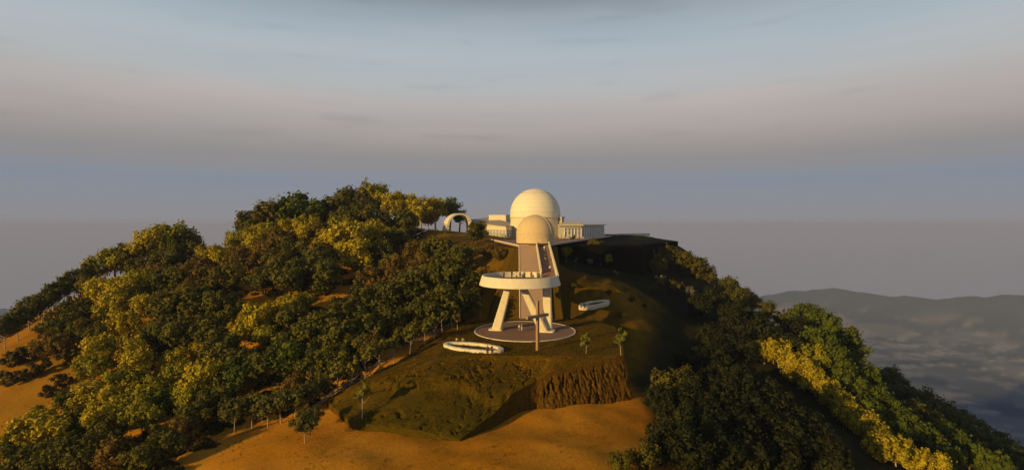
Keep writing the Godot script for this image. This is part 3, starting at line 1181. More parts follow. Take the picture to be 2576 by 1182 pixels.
func pose(kind: String) -> Array:
	# bones: from, to, radius at each end, what covers it; x to the figure's left, z forward, hip at 0.92
	var b := []
	var hip := 0.92
	var lean := 0.0
	if kind == "sit":
		hip = 0.58
	var neck := Vector3(0, hip + 0.50, lean)
	b.append([Vector3(0, hip, 0), Vector3(0, hip + 0.24, 0.0), 0.135, 0.125, TROUSERS])
	b.append([Vector3(0, hip + 0.2, 0), Vector3(0, hip + 0.42, -0.005), 0.135, 0.13, SHIRT])
	b.append([Vector3(-0.15, hip + 0.46, 0), Vector3(0.15, hip + 0.46, 0), 0.075, 0.075, SHIRT])
	b.append([neck, neck + Vector3(0, 0.12, 0.01), 0.055, 0.05, SKIN])
	b.append([neck + Vector3(0, 0.16, 0.035), neck + Vector3(0, 0.24, 0.02), 0.075, 0.085, SKIN])
	b.append([neck + Vector3(0, 0.17, 0.105), neck + Vector3(0, 0.145, 0.125), 0.016, 0.014, SKIN])
	b.append([neck + Vector3(0, 0.2, -0.03), neck + Vector3(0, 0.275, 0.0), 0.08, 0.085, HAIR])
	for s in [-1.0, 1.0]:
		var fore := 0.0
		if kind == "walk":
			fore = s * 0.24
		var h := Vector3(s * 0.09, hip - 0.02, 0)
		var knee := Vector3(s * 0.1, 0.5, 0.03 + fore * 0.6)
		var ankle := Vector3(s * 0.1, 0.085, -0.02 + fore * (0.9 if fore > 0.0 else 1.5))
		if kind == "sit":
			knee = Vector3(s * 0.12, 0.56, 0.42)
			ankle = Vector3(s * 0.12, 0.085, 0.44)
		b.append([h, knee, 0.095, 0.065, TROUSERS])
		b.append([knee, ankle, 0.065, 0.042, TROUSERS])
		b.append([ankle + Vector3(0, -0.03, -0.03), ankle + Vector3(0, -0.045, 0.15), 0.045, 0.036, SHOES])
		var shoulder := Vector3(s * 0.195, hip + 0.46, 0)
		var elbow := Vector3(s * 0.25, hip + 0.19, -0.03 - fore * 0.5)
		var wrist := Vector3(s * 0.25, hip - 0.05, 0.06 - fore * 0.7)
		if kind == "sit":
			elbow = Vector3(s * 0.25, hip + 0.19, 0.06)
			wrist = Vector3(s * 0.16, hip + 0.08, 0.28)
		elif kind == "rest" and s > 0.0:
			elbow = Vector3(0.30, hip + 0.24, 0.10)
			wrist = Vector3(0.20, hip + 0.30, 0.30)
		b.append([shoulder, elbow, 0.055, 0.043, SHIRT])
		b.append([elbow, wrist, 0.042, 0.03, SHIRT if kind == "rest" else SKIN])
		var way := (wrist - elbow).normalized()
		b.append([wrist, wrist + way * 0.08, 0.03, 0.034, SKIN])
		for f in 4:
			var spread := Vector3(0, 0, 1).cross(way) * 0.0 + Vector3(0, 0, (f - 1.5) * 0.02)
			b.append([wrist + way * 0.09 + spread, wrist + way * (0.16 - 0.008 * absf(f - 1.2)) + spread + Vector3(-s * 0.015, 0, 0), 0.01, 0.008, SKIN])
		b.append([wrist + way * 0.03 + Vector3(0, 0, 0.03), wrist + way * 0.09 + Vector3(-s * 0.01, 0, 0.055), 0.011, 0.009, SKIN])
	return b

func figure(kind: String) -> Array:   # [points, normals, indices, what covers each point]
	if bodies.has(kind):
		return bodies[kind]
	var bones := pose(kind)
	var cell := 0.03
	var lo := Vector3(-0.42, -0.03, -0.45)
	var nx := 28
	var ny := 63
	var nz := 35
	var field := PackedFloat32Array()
	field.resize(nx * ny * nz)
	field.fill(1.0)
	# each bone touches only the cells near it
	for bone in bones:
		var a: Vector3 = bone[0]
		var b: Vector3 = bone[1]
		var ra: float = bone[2]
		var rb: float = bone[3]
		var reach := Vector3.ONE * (maxf(ra, rb) + 0.1)
		var from := ((a.min(b) - reach - lo) / cell).floor()
		var to := ((a.max(b) + reach - lo) / cell).ceil()
		var ab := b - a
		var len2 := maxf(ab.length_squared(), 1e-8)
		var k := 0.03 if maxf(ra, rb) > 0.02 else 0.008
		for z in range(maxi(0, int(from.z)), mini(nz, int(to.z) + 1)):
			for y in range(maxi(0, int(from.y)), mini(ny, int(to.y) + 1)):
				for x in range(maxi(0, int(from.x)), mini(nx, int(to.x) + 1)):
					var p := lo + Vector3(x, y, z) * cell
					var t := clampf((p - a).dot(ab) / len2, 0.0, 1.0)
					var d := p.distance_to(a + ab * t) - lerpf(ra, rb, t)
					var at := x + nx * (y + ny * z)
					var e := field[at]
					var h := maxf(k - absf(d - e), 0.0) / k
					field[at] = minf(d, e) - h * h * k * 0.25
	var index := {}
	var pts := PackedVector3Array()
	var nor := PackedVector3Array()
	var cover := PackedInt32Array()
	var step := [1, nx, nx * ny]
	for z in nz - 1:
		for y in ny - 1:
			for x in nx - 1:
				var at := x + nx * (y + ny * z)
				var inside := 0
				for c in 8:
					if field[at + (c & 1) + nx * ((c >> 1) & 1) + nx * ny * (c >> 2)] < 0.0:
						inside += 1
				if inside == 0 or inside == 8:
					continue
				var sum := Vector3.ZERO
				var count := 0
				for c in 8:
					for ax in 3:
						if c & (1 << ax):
							continue
						var o := c | (1 << ax)
						var v0 := field[at + (c & 1) + nx * ((c >> 1) & 1) + nx * ny * (c >> 2)]
						var v1 := field[at + (o & 1) + nx * ((o >> 1) & 1) + nx * ny * (o >> 2)]
						if (v0 < 0.0) != (v1 < 0.0):
							var f := v0 / (v0 - v1)
							var p0 := Vector3(c & 1, (c >> 1) & 1, c >> 2)
							var p1 := Vector3(o & 1, (o >> 1) & 1, o >> 2)
							sum += p0.lerp(p1, f)
							count += 1
				var p := lo + (Vector3(x, y, z) + sum / count) * cell
				index[at] = pts.size()
				pts.append(p)
				nor.append(Vector3(field[at + 1] - field[at], field[at + nx] - field[at], field[at + nx * ny] - field[at]).normalized())
				var best := 9.0
				var what := 0
				for bone in bones:
					var ab: Vector3 = bone[1] - bone[0]
					var t := clampf((p - bone[0]).dot(ab) / maxf(ab.length_squared(), 1e-8), 0.0, 1.0)
					var d: float = p.distance_to(bone[0] + ab * t) - lerpf(bone[2], bone[3], t)
					if d < best:
						best = d
						what = bone[4]
				cover.append(what)
	var faces := PackedInt32Array()
	for z in range(1, nz - 1):
		for y in range(1, ny - 1):
			for x in range(1, nx - 1):
				var at := x + nx * (y + ny * z)
				for ax in 3:
					var s: int = step[ax]
					if (field[at] < 0.0) == (field[at + s] < 0.0):
						continue
					var u: int = step[(ax + 1) % 3]
					var w: int = step[(ax + 2) % 3]
					var q := [at - u - w, at - w, at, at - u]
					if field[at] < 0.0:
						faces.append_array([index[q[0]], index[q[2]], index[q[1]], index[q[0]], index[q[3]], index[q[2]]])
					else:
						faces.append_array([index[q[0]], index[q[1]], index[q[2]], index[q[0]], index[q[2]], index[q[3]]])
	bodies[kind] = [pts, nor, faces, cover]
	return bodies[kind]

var cloth := {
	"white": Color(0.72, 0.70, 0.66), "red": Color(0.42, 0.07, 0.05), "blue": Color(0.07, 0.12, 0.28), "grey": Color(0.22, 0.22, 0.23), "black": Color(0.025, 0.025, 0.028), "tan": Color(0.42, 0.31, 0.19), "brown": Color(0.13, 0.075, 0.04), "green": Color(0.08, 0.15, 0.06), "yellow": Color(0.55, 0.40, 0.08),
}

func person(kind: String, top: String, legs: String, at: Vector3, turn: float, label: String, group: String) -> void:
	var f := figure(kind)
	var mb := MB.new()
	mb.v = f[0]
	mb.n = f[1]
	mb.i = f[2]
	var look := [Color(0.42, 0.25, 0.16), cloth[top], cloth[legs], Color(0.04, 0.03, 0.025), Color(0.03, 0.02, 0.014)]
	for k in f[3]:
		mb.c.append(look[k])
	var o := build(mb, "person", M.body)
	o.position = at
	o.rotation.y = turn
	tag(o, label, "person", group)

func at_stand(px: float, py: float, d: float) -> Vector3:
	var p := W(px, py, d)
	p.y = EYE.y + stand(p.x, -p.z)
	return p

func everyone() -> void:
	var on_deck := "people on the ring deck"
	var deck := EYE.y - 24.0 + 11.42
	var row := [[1267, 122, "stand", "brown", "black", 0.4, "person in brown top, leftmost on the ring deck"], [1287, 123.5, "rest", "black", "black", 2.6, "person all in black, second from the left on the ring deck"],
		[1299, 120, "walk", "white", "brown", 1.3, "person in white top and brown trousers on the ring deck"], [1308, 122.5, "stand", "blue", "black", -0.4, "person in blue top beside the one in white on the ring deck"],
		[1319, 121.5, "rest", "green", "black", 3.0, "person in green top in the middle of the ring deck"], [1336, 122.5, "stand", "red", "black", 0.2, "person in red top standing alone on the ring deck"],
		[1351, 121, "stand", "green", "brown", 1.2, "person in green top and brown trousers near the footbridge end of deck"], [1355, 122, "walk", "brown", "black", -1.4, "person in brown top and black trousers, rightmost on the ring deck"]]
	for r in row:
		var p := W(r[0], 700, r[1])
		p.y = deck
		person(r[2], r[3], r[4], p, r[5], r[6], on_deck)
	# on the footbridge and at the head of the ramp
	for r in [[8.3, 134.0, "walk", "black", "grey", "person in dark clothes halfway along the footbridge"], [8.9, 125.6, "walk", "white", "black", "person in white top at the lower end of the footbridge"], [8.6, 142.0, "walk", "white", "grey", "person in white top at the upper end of the footbridge by the dome"]]:
		var f: float = clampf((r[1] - 121.1) / 27.1, 0.0, 1.0)
		person(r[2], r[3], r[4], Vector3(r[0], lerpf(11.40, 17.88, f) + 0.01, -r[1]), 0.2, r[5], "people on the footbridge")
	person("stand", "black", "black", Vector3(4.7, EYE.y - 6.1, -149.6), 0.0, "person in black at the head of the ramp below the small dome", "")
	# on the plaza
	person("stand", "white", "grey", at_stand(1306, 835, 118.5) + Vector3(0, 0.06, 0), 0.5, "person in white top under the ring tower, left of a pair", "people on the round plaza")
	person("stand", "grey", "white", at_stand(1313, 833, 119.3) + Vector3(0, 0.06, 0), -0.5, "person in grey top and pale trousers under the ring tower", "people on the round plaza")
	# sitting on the ring benches
	var t: Transform3D = bench_frames[0]
	for r in [[222.0, "yellow", "brown", "person in yellow top sitting at the far side of the bench"], [236.0, "tan", "grey", "person in tan top sitting at the far side of the bench"], [48.0, "brown", "black", "person in brown top sitting on the near side of the bench"], [38.0, "black", "brown", "person in black top sitting on the near side of the bench"]]:
		seat_on(t, 6.5, 2.9, r[0], r[1], r[2], r[3] + " by the plaza", "people sitting on the bench by the plaza")
	t = bench_frames[1]
	for r in [[160.0, "white", "grey", "person in white top sitting on the bench behind the footbridge"], [140.0, "grey", "black", "person in grey top sitting on the bench behind the footbridge"]]:
		seat_on(t, 4.6, 1.5, r[0], r[1], r[2], r[3], "people sitting on the bench behind the footbridge")
	# before the hilltop buildings
	for r in [[1228, 228, "stand", "black", "grey", "person in black top before the lit glass front of the left hall"], [1264, 213, "walk", "brown", "black", "person in brown top at the corner of the left hall"], [1271, 210, "stand", "black", "black", "person all in black at the corner of the left hall"], [1284, 214, "stand", "grey", "black", "person in grey top before the shaded side of the left hall"],
		[1412, 214, "stand", "tan", "brown", "person in tan top left of the right pavilion's glass front"], [1421, 213, "walk", "brown", "black", "person in brown top by the plain wall of the right pavilion"], [1432, 216, "stand", "white", "blue", "person in white top before the right pavilion"], [1445, 214, "rest", "black", "black", "person all in black before the right pavilion's glass front"], [1457, 216, "walk", "red", "black", "person in red top near the corner of the right pavilion"]]:
		person(r[2], r[3], r[4], at_stand(r[0], 595, r[1]), r[0] * 0.7, r[5], "people on the hilltop terrace")
	person("stand", "black", "black", at_stand(1072, 596, 168), 0.5, "person all in black on the grass left of the arched canopy", "people left of the arched canopy")
	person("walk", "brown", "black", at_stand(1086, 599, 164), 1.5, "person in brown top on the grass left of the arched canopy", "people left of the arched canopy")

func seat_on(t: Transform3D, a: float, b: float, degrees: float, top: String, legs: String, label: String, group: String) -> void:
	var g := deg_to_rad(degrees)
	var out := Vector3(cos(g) * b, 0, sin(g) * a).normalized()
	var p := t * (Vector3(cos(g) * a, 0.55, sin(g) * b) - out * 0.34)
	var way := (t.basis * out)
	person("sit", top, legs, p - Vector3(0, 0.45, 0), atan2(way.x, way.z), label, group)

# ---------------------------------------------------------------- trees
var kinds := {
	"gold": [Color(0.50, 0.39, 0.020), Color(0.22, 0.17, 0.010), "golden leaved tree"],
	"lime": [Color(0.36, 0.32, 0.018), Color(0.14, 0.13, 0.010), "yellow green tree"],
	"olive": [Color(0.15, 0.125, 0.018), Color(0.085, 0.08, 0.012), "olive green tree"],
	"brown": [Color(0.20, 0.125, 0.024), Color(0.11, 0.078, 0.016), "brownish tree"],
	"dark": [Color(0.135, 0.125, 0.019), Color(0.060, 0.064, 0.012), "dark green tree"],
	"green": [Color(0.12, 0.145, 0.015), Color(0.055, 0.075, 0.010), "mid green tree"],
	"row": [Color(0.14, 0.13, 0.026), Color(0.075, 0.075, 0.016), "grey green tree"],
	"slim": [Color(0.22, 0.20, 0.028), Color(0.13, 0.125, 0.020), "slim young tree"],
	"dusky": [Color(0.045, 0.048, 0.015), Color(0.012, 0.016, 0.006), "tree with painted shade"],  # trees in shadow: the shade is put into their leaf colour
	"shrub": [Color(0.12, 0.085, 0.02), Color(0.06, 0.05, 0.013), "rounded shrub"],
	"pale": [Color(0.22, 0.19, 0.12), Color(0.14, 0.13, 0.08), "pale grey shrub"],
}
var stock := {}

# a crown of leaf sprays gathered in clumps; unit size: 1 wide, its middle at the origin
func crown_mesh(kind: String, seed_: int) -> ArrayMesh:
	rng.seed = seed_
	var mb := MB.new()
	var light: Color = kinds[kind][0]
	var deep: Color = kinds[kind][1]
	var clumps := 52
	var leaves := 70
	var tall := 0.42
	var size := 0.036
	if kind == "slim":
		clumps = 15
		tall = 0.75
		size = 0.085
		leaves = 50
	elif kind == "shrub" or kind == "pale":
		clumps = 14
		tall = 0.40
		size = 0.07
	elif kind == "row":
		clumps = 36
		tall = 0.38
		size = 0.042
		leaves = 60
	for k in clumps:
		var dir := Vector3(rng.randfn(), rng.randfn() * 0.9, rng.randfn()).normalized()
		var reach := 0.41 * pow(rng.randf(), 0.38)
		var at := Vector3(dir.x * reach, dir.y * reach * tall / 0.42, dir.z * reach)
		if at.y < -0.12 * tall / 0.42:
			at *= 0.75
		var r := rng.randf_range(0.06, 0.125)
		var tone := rng.randf()
		for q in leaves:
			var out := Vector3(rng.randfn(), rng.randfn() + 0.25, rng.randfn()).normalized()
			var p := at + out * r * pow(rng.randf_range(0.35, 1.0), 0.5) * rng.randf_range(0.85, 1.3)
			if rng.randf() < 0.3:
				p += Vector3(rng.randfn(), rng.randfn(), rng.randfn()) * 0.05
			var facing := (out + 0.75 * Vector3(rng.randfn(), rng.randfn(), rng.randfn()) * 0.6 + 0.35 * dir).normalized()
			var s := facing.cross(Vector3(rng.randfn(), rng.randfn(), rng.randfn())).normalized()
			var u := facing.cross(s)
			var a := size * rng.randf_range(0.6, 1.25)
			var b := a * rng.randf_range(0.5, 0.85)
			var mix := clampf(tone * 0.6 + rng.randf() * 0.5, 0.0, 1.0)
			mb.tint = deep.lerp(light, mix)
			var n := (facing + out * 0.25).normalized()
			var first := mb.v.size()
			mb.point(p - s * a, n)
			mb.point(p - u * b + facing * a * 0.2, n)
			mb.point(p + s * a, n)
			mb.point(p + u * b + facing * a * 0.2, n)
			mb.tri_i(first, first + 1, first + 2, facing)
			mb.tri_i(first, first + 2, first + 3, facing)
	return mb.mesh(M.leaf)

# a tapered trunk with limbs; unit size: reaches from 0 to 1
func trunk_mesh(seed_: int, pale: bool, thick: float) -> ArrayMesh:
	rng.seed = seed_
	var mb := MB.new()
	mb.tint = Color(0.36, 0.28, 0.19) if pale else Color(0.13, 0.09, 0.055)
	var lean := Vector3(rng.randf_range(-0.03, 0.03), 0, rng.randf_range(-0.03, 0.03))
	mb.tube([Vector3(0, -0.06, 0), Vector3(0, 0.04, 0), lean + Vector3(0, 0.35, 0), lean * 2.0 + Vector3(0, 0.7, 0), lean * 2.0 + Vector3(0, 0.95, 0)], [thick * 1.5, thick * 1.1, thick * 0.85, thick * 0.5, thick * 0.15], 6)
	for k in 4:
		var a := TAU * k / 4.0 + rng.randf()
		var y := rng.randf_range(0.38, 0.6)
		var o := Vector3(cos(a), 0, sin(a)) * rng.randf_range(0.16, 0.27)
		mb.tube([lean + Vector3(0, y, 0), lean + o * 0.5 + Vector3(0, y + 0.1, 0), lean + o + Vector3(0, y + 0.24, 0)], [thick * 0.5, thick * 0.34, thick * 0.1], 5)
	return mb.mesh(M.bark)

func plant(kind: String, at: Vector3, height: float, width: float, lift: float, label: String, group: String, category := "tree") -> void:
	if not stock.has(kind):
		var list := []
		for k in 3:
			list.append([crown_mesh(kind, 100 + k * 17 + kind.hash() % 1000), trunk_mesh(50 + k * 7, kind in ["slim", "row", "gold"], 0.016 if kind in ["slim", "row"] else 0.026)])
		stock[kind] = list
	var pair: Array = stock[kind][rng.randi() % 3]
	var called: String = {"shrub": "shrub", "pale": "shrub"}.get(kind, "tree")
	var o := thing({"gold": "golden_tree", "slim": "young_tree", "shrub": "shrub", "pale": "shrub"}.get(kind, "broadleaf_tree"), label, "shrub" if called == "shrub" else category, at, rng.randf() * TAU, group)
	var trunk := MeshInstance3D.new()
	trunk.name = "trunk"
	trunk.mesh = pair[1]
	trunk.scale = Vector3(height, height * (lift + 0.12), height)
	o.add_child(trunk, true)
	var crown := MeshInstance3D.new()
	crown.name = "crown"
	crown.mesh = pair[0]
	crown.position = Vector3(0, height * lift, 0)
	crown.scale = Vector3(width, width * rng.randf_range(0.9, 1.1), width)
	crown.rotation.y = rng.randf() * TAU
	o.add_child(crown, true)

const NUMBER := ["first", "second", "third", "fourth", "fifth", "sixth", "seventh", "eighth", "ninth", "tenth", "eleventh", "twelfth", "thirteenth", "fourteenth", "fifteenth", "sixteenth", "seventeenth", "eighteenth", "nineteenth", "twentieth", "twenty-first", "twenty-second", "twenty-third", "twenty-fourth"]

# a stand of trees: "kind x y width" for each, the middle of its crown in the picture; where the sight line comes down to a crown's height above the ground, there it stands
func grove(where: String, group: String, text: String, slender := 1.0) -> void:
	var list := []
	for entry in text.split(";", false):
		var w := entry.strip_edges().split(" ", false)
		if w.size() < 4:
			continue
		list.append([w[0], w[1].to_float(), w[2].to_float(), w[3].to_float(), w[4].to_float() if w.size() > 4 else 0.0])
	list.sort_custom(func(a, b): return a[1] < b[1])
	var totals := {}
	var seen := {}
	for e in list:
		totals[e[0]] = totals.get(e[0], 0) + 1
	for e in list:
		var kind: String = e[0]
		var bushy := kind == "shrub" or kind == "pale"
		var spread := 1.12 if bushy or kind in ["slim", "row"] else 1.24
		var ratio := (0.8 if bushy else 2.3 if kind == "slim" else 1.02) * slender
		var lift := 0.5 if bushy else 0.68 if kind in ["slim", "row"] else 0.54
		var d := 50.0
		var found := false
		var closest := 1e9
		var closest_d := 215.0
		var grown := 1.0
		if e[4] > 0.0:
			d = 400.0
		while d < 300.0:
			var p := W(e[1], e[2], d)
			var wide: float = e[3] / FOCAL * d
			var tall := wide * ratio
			var gap := p.y - EYE.y - ground(p.x, d) - tall * lift
			if gap <= 0.0:
				found = true
				break
			if gap < closest:
				closest = gap
				closest_d = d
			d += 0.5
		if not found:
			d = e[4] if e[4] > 0.0 else closest_d
			var p := W(e[1], e[2], d)
			grown = clampf((p.y - EYE.y - stand(p.x, d)) / (e[3] / FOCAL * d * ratio * lift), 0.7, 2.0)
		var at := W(e[1], e[2], d)
		at.y = EYE.y + stand(at.x, d) - 0.1
		var width: float = e[3] / FOCAL * d
		seen[kind] = seen.get(kind, 0) + 1
		var which: String = kinds[kind][2]
		var label := ""
		if totals[kind] == 1:
			label = "the only %s %s" % [which, where]
		else:
			label = "%s %s, %s such from the left" % [which, where, NUMBER[mini(seen[kind] - 1, 23)]]
		plant(kind, at, width * ratio * grown, width * spread, lift, label, group)

func forest() -> void:
	grove("on the far left skyline", "trees along the far left skyline", "row 10 822 66; row 42 800 66; row 72 778 66; row 103 757 66; row 132 737 64; row 160 720 60; row 186 703 60; row 212 690 60; lime 240 675 62; lime 288 655 72; olive 322 645 66", 1.25)
	grove("in the left skyline clump", "trees of the left skyline clump", "gold 372 620 84; lime 425 602 88; dark 465 612 70; dark 452 645 72; dark 412 668 66; olive 350 672 56")
	grove("on the wooded crest", "trees on the wooded crest", "gold 520 640 60; gold 556 642 62; lime 598 606 60; olive 640 562 80; olive 690 543 90; green 735 533 96; green 785 540 80; gold 640 605 64; brown 690 620 84; gold 722 580 58; gold 768 580 66; lime 670 585 60; dark 745 635 80; olive 800 585 60; brown 610 660 70")
	grove("at the summit grove", "trees of the summit grove", "olive 850 528 80; olive 885 506 80 268; lime 930 497 84 275; olive 960 512 60 285; gold 985 515 58 252; gold 1020 520 66 258; gold 1058 524 66 256; gold 1095 526 60 262; gold 1040 545 50 268; gold 1078 548 46 270; green 1130 524 54 272; green 1155 540 40 280; dark 1010 560 70; olive 935 560 80; dark 860 562 72; dark 905 545 70; green 1222 543 26 300")
	grove("below the summit grove", "trees below the summit grove", "gold 826 604 84; gold 880 605 100; gold 930 598 76; gold 900 645 84; dark 962 640 66; dark 1000 605 64; dark 985 668 60; lime 855 575 70; lime 985 590 46; olive 700 655 76; dark 730 690 100; dark 790 665 94; dark 665 700 76; dark 815 700 84; brown 940 700 76; brown 1000 690 84; brown 1050 640 74")
	grove("on the slope below the arched canopy", "trees on the slope below the arched canopy", "dark 1100 640 84; dark 1155 655 80; brown 1060 680 84; dark 1110 705 110; dark 1180 715 86; dark 1045 725 100; dark 1120 765 100; dark 1175 770 76; dark 990 745 92; dark 1060 790 84; brown 1225 632 38; brown 1255 640 36; dark 1197 583 56")
	grove("on the upper left slope", "trees on the upper left slope", "gold 262 728 76; gold 305 738 84; lime 350 715 78; gold 368 765 60; gold 270 772 74; gold 318 812 76; olive 222 722 62; dark 192 782 70; dark 150 818 78; olive 200 835 66; olive 245 838 60; dark 432 715 80; brown 482 682 66; brown 520 702 74; olive 566 700 84; dark 430 775 90; dark 500 762 90; dark 565 775 84; brown 470 735 70; brown 385 700 66")
	grove("in the middle of the left slope", "trees in the middle of the left slope", "gold 612 838 66; gold 645 808 84; gold 694 790 76; gold 724 772 62; lime 762 758 52; lime 668 845 60; dark 745 805 84; dark 800 832 92; dark 755 862 92; dark 860 850 96; dark 915 825 92; dark 975 808 84; dark 905 760 90; dark 850 792 84; olive 1035 808 66; dark 1090 800 56; olive 1015 848 54; dark 520 832 84; dark 455 838 84; dark 395 838 76; dark 560 882 88; brown 935 880 66")
	grove("above the orange soil at the fence", "trees above the fence", "dark 850 905 80; olive 905 872 76; olive 868 915 56; dark 790 915 88; green 720 905 92; dark 660 925 92; olive 825 935 60; brown 740 962 56; dark 600 915 84; green 590 950 84; olive 1040 830 40; slim 1112 790 34; slim 1137 778 36; slim 1092 818 30; slim 1186 760 28; slim 1208 758 24; slim 1150 812 22; slim 848 940 38; slim 884 922 38; slim 918 902 42; slim 955 885 36; slim 990 866 34; slim 1030 845 32; slim 1068 826 30", 1.0)
	grove("low on the left slope", "trees low on the left slope", "gold 252 888 88; lime 228 925 76; gold 330 878 70; gold 348 922 82; lime 300 962 76; gold 432 902 64; gold 508 882 54; lime 455 948 84; gold 506 962 96; lime 480 1000 76; lime 380 985 84; gold 222 1000 84; gold 292 1008 84; lime 345 1035 76; gold 250 1056 84; green 178 1010 66; gold 92 1078 100; lime 55 1105 76; gold 140 1098 84; lime 372 1055 66; green 190 1065 76; green 420 1010 66; dark 540 1010 74")
	grove("on the bare orange ground at left", "shrubs on the bare orange ground", "shrub 60 890 52; shrub 28 905 52; brown 112 872 64; shrub 18 952 50; shrub 92 925 54; shrub 152 958 46; shrub 120 985 40; shrub 60 945 40; shrub 170 900 50; brown 150 870 60")
	grove("along the bottom left edge", "trees along the bottom left edge", "dark 200 1140 104; brown 300 1148 96; olive 272 1100 84; dark 400 1125 104; brown 448 1090 76; dark 350 1165 84; dark 120 1160 96; dark 40 1165 90; dark 488 1050 84; green 20 1125 60; dark 160 1110 60")
	grove("in the row above the orange field", "trees in the row above the orange field", "row 588 1035 74; row 632 1018 78; row 672 1020 74; row 705 1010 74; row 740 1000 72; row 775 985 64; row 806 965 58; row 765 1062 70; row 788 1045 48", 1.12)
	grove("on the grass mound", "young trees on the grass mound", "slim 910 985 42 82; slim 1562 850 36 98; slim 1474 866 28 99")
	grove("under the right edge of the terrace", "trees and shrubs under the terrace edge", "lime 1424 627 26 172; olive 1497 618 40 192; lime 1541 624 22 196; lime 1526 650 32 184; shrub 1552 640 24 188; pale 1441 632 14; pale 1458 632 13; pale 1449 655 13; pale 1482 657 22; pale 1508 664 13; pale 1548 686 16; shrub 1442 722 18; shrub 1470 700 16; shrub 1532 735 18; shrub 1590 752 18; shrub 1622 768 16; pale 1575 725 14; pale 1610 742 14; shrub 1650 730 24; shrub 1560 795 18; shrub 1700 718 40; pale 1662 704 30; pale 1738 735 28")
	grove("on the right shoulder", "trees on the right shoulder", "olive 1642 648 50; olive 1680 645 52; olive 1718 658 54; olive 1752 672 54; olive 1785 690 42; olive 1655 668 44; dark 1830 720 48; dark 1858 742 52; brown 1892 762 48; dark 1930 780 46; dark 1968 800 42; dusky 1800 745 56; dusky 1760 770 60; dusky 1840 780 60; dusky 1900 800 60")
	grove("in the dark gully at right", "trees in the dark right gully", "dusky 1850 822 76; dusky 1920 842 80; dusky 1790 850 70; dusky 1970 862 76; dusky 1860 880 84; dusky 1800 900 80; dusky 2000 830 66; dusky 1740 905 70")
	grove("on the lit right slope", "trees on the lit right slope", "green 2025 800 76; green 2070 812 76; green 2112 848 76; green 2060 855 84; green 2142 888 76; green 2095 905 84; green 2158 930 66; green 2182 962 76; green 2130 965 84; green 2200 1008 76; green 2236 1042 76; green 2276 1080 84; green 2180 1035 70; green 2325 1112 76; green 2250 1092 70; lime 2050 900 70")
	grove("on the far right ridge", "trees on the far right ridge", "dark 2232 952 66; dark 2272 985 66; dark 2312 1010 66; dark 2355 1040 74; dark 2402 1062 74; green 2450 1092 76; green 2502 1122 76; green 2550 1150 76; green 2382 1100 76; green 2440 1140 76; dark 2330 1060 70; dark 2290 1040 66; green 2500 1168 76; green 2380 1150 70")
	grove("in the golden row at right", "golden trees in the right row", "gold 1924 882 62; gold 1960 888 72; gold 1992 920 72; gold 2022 942 72; gold 2052 962 62; gold 2082 988 62; gold 2110 1012 62; gold 2134 1040 62; gold 2170 1062 74; gold 2202 1092 64; gold 2215 1122 72; gold 2255 1134 74; gold 2300 1152 74; gold 2350 1172 76")
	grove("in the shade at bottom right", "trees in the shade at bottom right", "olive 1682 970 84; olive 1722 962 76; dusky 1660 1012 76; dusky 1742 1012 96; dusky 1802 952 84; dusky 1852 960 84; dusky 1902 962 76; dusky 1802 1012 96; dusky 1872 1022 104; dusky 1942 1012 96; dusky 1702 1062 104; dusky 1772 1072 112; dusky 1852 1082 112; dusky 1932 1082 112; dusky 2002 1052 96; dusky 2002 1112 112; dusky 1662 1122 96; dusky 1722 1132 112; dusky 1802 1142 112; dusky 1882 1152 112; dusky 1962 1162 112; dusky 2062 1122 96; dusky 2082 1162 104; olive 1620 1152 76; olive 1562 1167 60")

# low bushes that close the gaps between the trees of the left slope
func undergrowth() -> void:
	rng.seed = 99
	var mb := MB.new()
	for k in 90:
		var out := Vector3(rng.randfn(), absf(rng.randfn()), rng.randfn()).normalized()
		var p := out * Vector3(0.5, 0.38, 0.5) * rng.randf_range(0.6, 1.05)
		var facing := (out + 0.5 * Vector3(rng.randfn(), rng.randfn(), rng.randfn())).normalized()
		var s := facing.cross(Vector3(rng.randfn(), rng.randfn(), rng.randfn())).normalized() * rng.randf_range(0.09, 0.17)
		var u := facing.cross(s)
		mb.tint = Color(0.030, 0.026, 0.008).lerp(Color(0.085, 0.06, 0.012), rng.randf())
		mb.quad(p - s, p - u * 0.7, p + s, p + u * 0.7, facing)
	var where := []
	while where.size() < 1500:
		var x := rng.randf_range(-125.0, -9.0)
		var d := rng.randf_range(72.0, 225.0)
		var thick := noise.get_noise_2d(x * 0.05 + 60.0, d * 0.05)
		var line := -33.0 + (d - 90.0) * 0.55   # the fence runs up here
		if x > line - 2.0 and d < 140.0 or x > -20.0 and d > 150.0 or x > -36.0 and d > 190.0:
			continue
		if d < 92.0 and x > -46.0 or x < -80.0 and d < 140.0:
			continue
		if Vector2(x + 69.0, (d - 135.0) * 0.6).length() < 7.0 or thick < -0.25:
			continue
		where.append(Vector3(x, EYE.y + ground(x, d) - 0.15, -d))
	var mm := MultiMesh.new()
	mm.transform_format = MultiMesh.TRANSFORM_3D
	mm.mesh = mb.mesh(M.leaf)
	mm.instance_count = where.size()
	for k in where.size():
		var w := rng.randf_range(1.8, 4.2)
		mm.set_instance_transform(k, Transform3D(Basis(Vector3.UP, rng.randf() * TAU).scaled(Vector3(w, w * rng.randf_range(0.7, 1.1), w)), where[k]))
	var o := MultiMeshInstance3D.new()
	o.name = "undergrowth"
	o.multimesh = mm
	o.set_meta("kind", "stuff")
	o.set_meta("label", "dark undergrowth between the trees of the left slope")
	o.set_meta("category", "undergrowth")
	add_child(o)

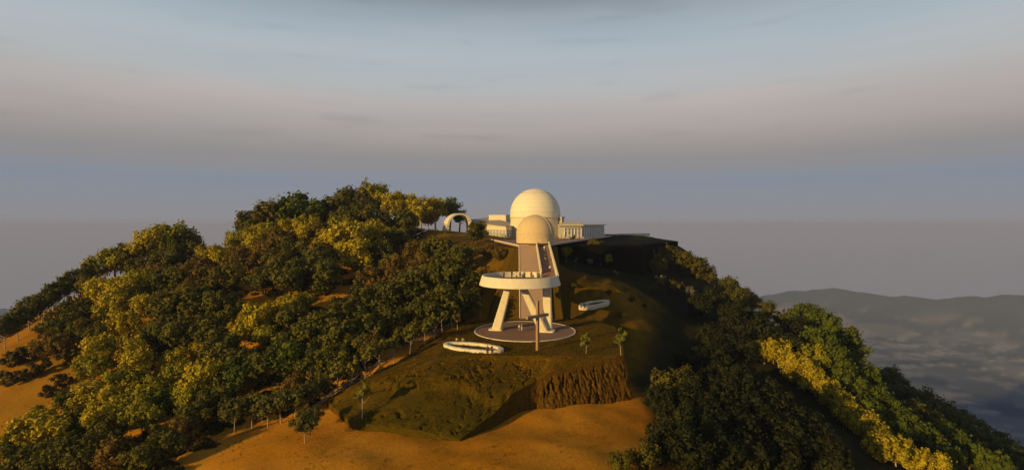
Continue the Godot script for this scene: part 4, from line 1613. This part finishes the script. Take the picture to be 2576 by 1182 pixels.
# short tufts on the bare soil and on the mound
func tufts() -> void:
	rng.seed = 321
	for kind in [["dry_grass", Color(0.30, 0.13, 0.015), Color(0.20, 0.095, 0.012), 2500, "sparse dry grass tufts on the orange soil"], ["mound_grass", Color(0.16, 0.105, 0.008), Color(0.075, 0.062, 0.006), 9000, "short olive grass tufts on the mound"]]:
		var mb := MB.new()
		for k in 7:
			var a := TAU * k / 7.0 + rng.randf()
			var o := Vector3(cos(a), 0, sin(a))
			var side := Vector3(-o.z, 0, o.x) * 0.07
			var base := o * 0.06
			mb.tint = (kind[1] as Color).lerp(kind[2], rng.randf())
			mb.tri(base - side, base + side, o * rng.randf_range(0.25, 0.5) + Vector3(0, rng.randf_range(0.5, 1.0), 0), o + Vector3.UP * 0.5)
		var where := []
		var tries := 0
		while where.size() < kind[3] and tries < 60000:
			tries += 1
			if kind[0] == "dry_grass":
				var x := rng.randf_range(-115.0, 22.0)
				var d := rng.randf_range(56.0, 150.0) if x < -60.0 else rng.randf_range(56.0, 98.0)
				if mound_top(x, d) > -90.0 or noise.get_noise_2d(x * 0.12, d * 0.12 + 5.0) < 0.02:
					continue
				where.append(Vector3(x, EYE.y + ground(x, d) - 0.02, -d))
			else:
				var x := rng.randf_range(-32.0, 24.0)
				var d := rng.randf_range(77.0, 136.0)
				var y := mound_top(x, d)
				if y < -90.0 or Vector2(x - 2.9, d - 120.0).length() < 11.6 or noise.get_noise_2d(x * 0.2, d * 0.2 + 15.0) < -0.1:
					continue
				where.append(Vector3(x, EYE.y + y - 0.02, -d))
		var mm := MultiMesh.new()
		mm.transform_format = MultiMesh.TRANSFORM_3D
		mm.mesh = mb.mesh(M.leaf)
		mm.instance_count = where.size()
		for k in where.size():
			var w := rng.randf_range(0.22, 0.5)
			mm.set_instance_transform(k, Transform3D(Basis(Vector3.UP, rng.randf() * TAU).scaled(Vector3(w, w * rng.randf_range(0.6, 1.0), w)), where[k]))
		var o := MultiMeshInstance3D.new()
		o.name = kind[0]
		o.multimesh = mm
		o.set_meta("kind", "stuff")
		o.set_meta("label", kind[4])
		o.set_meta("category", "grass")
		add_child(o)
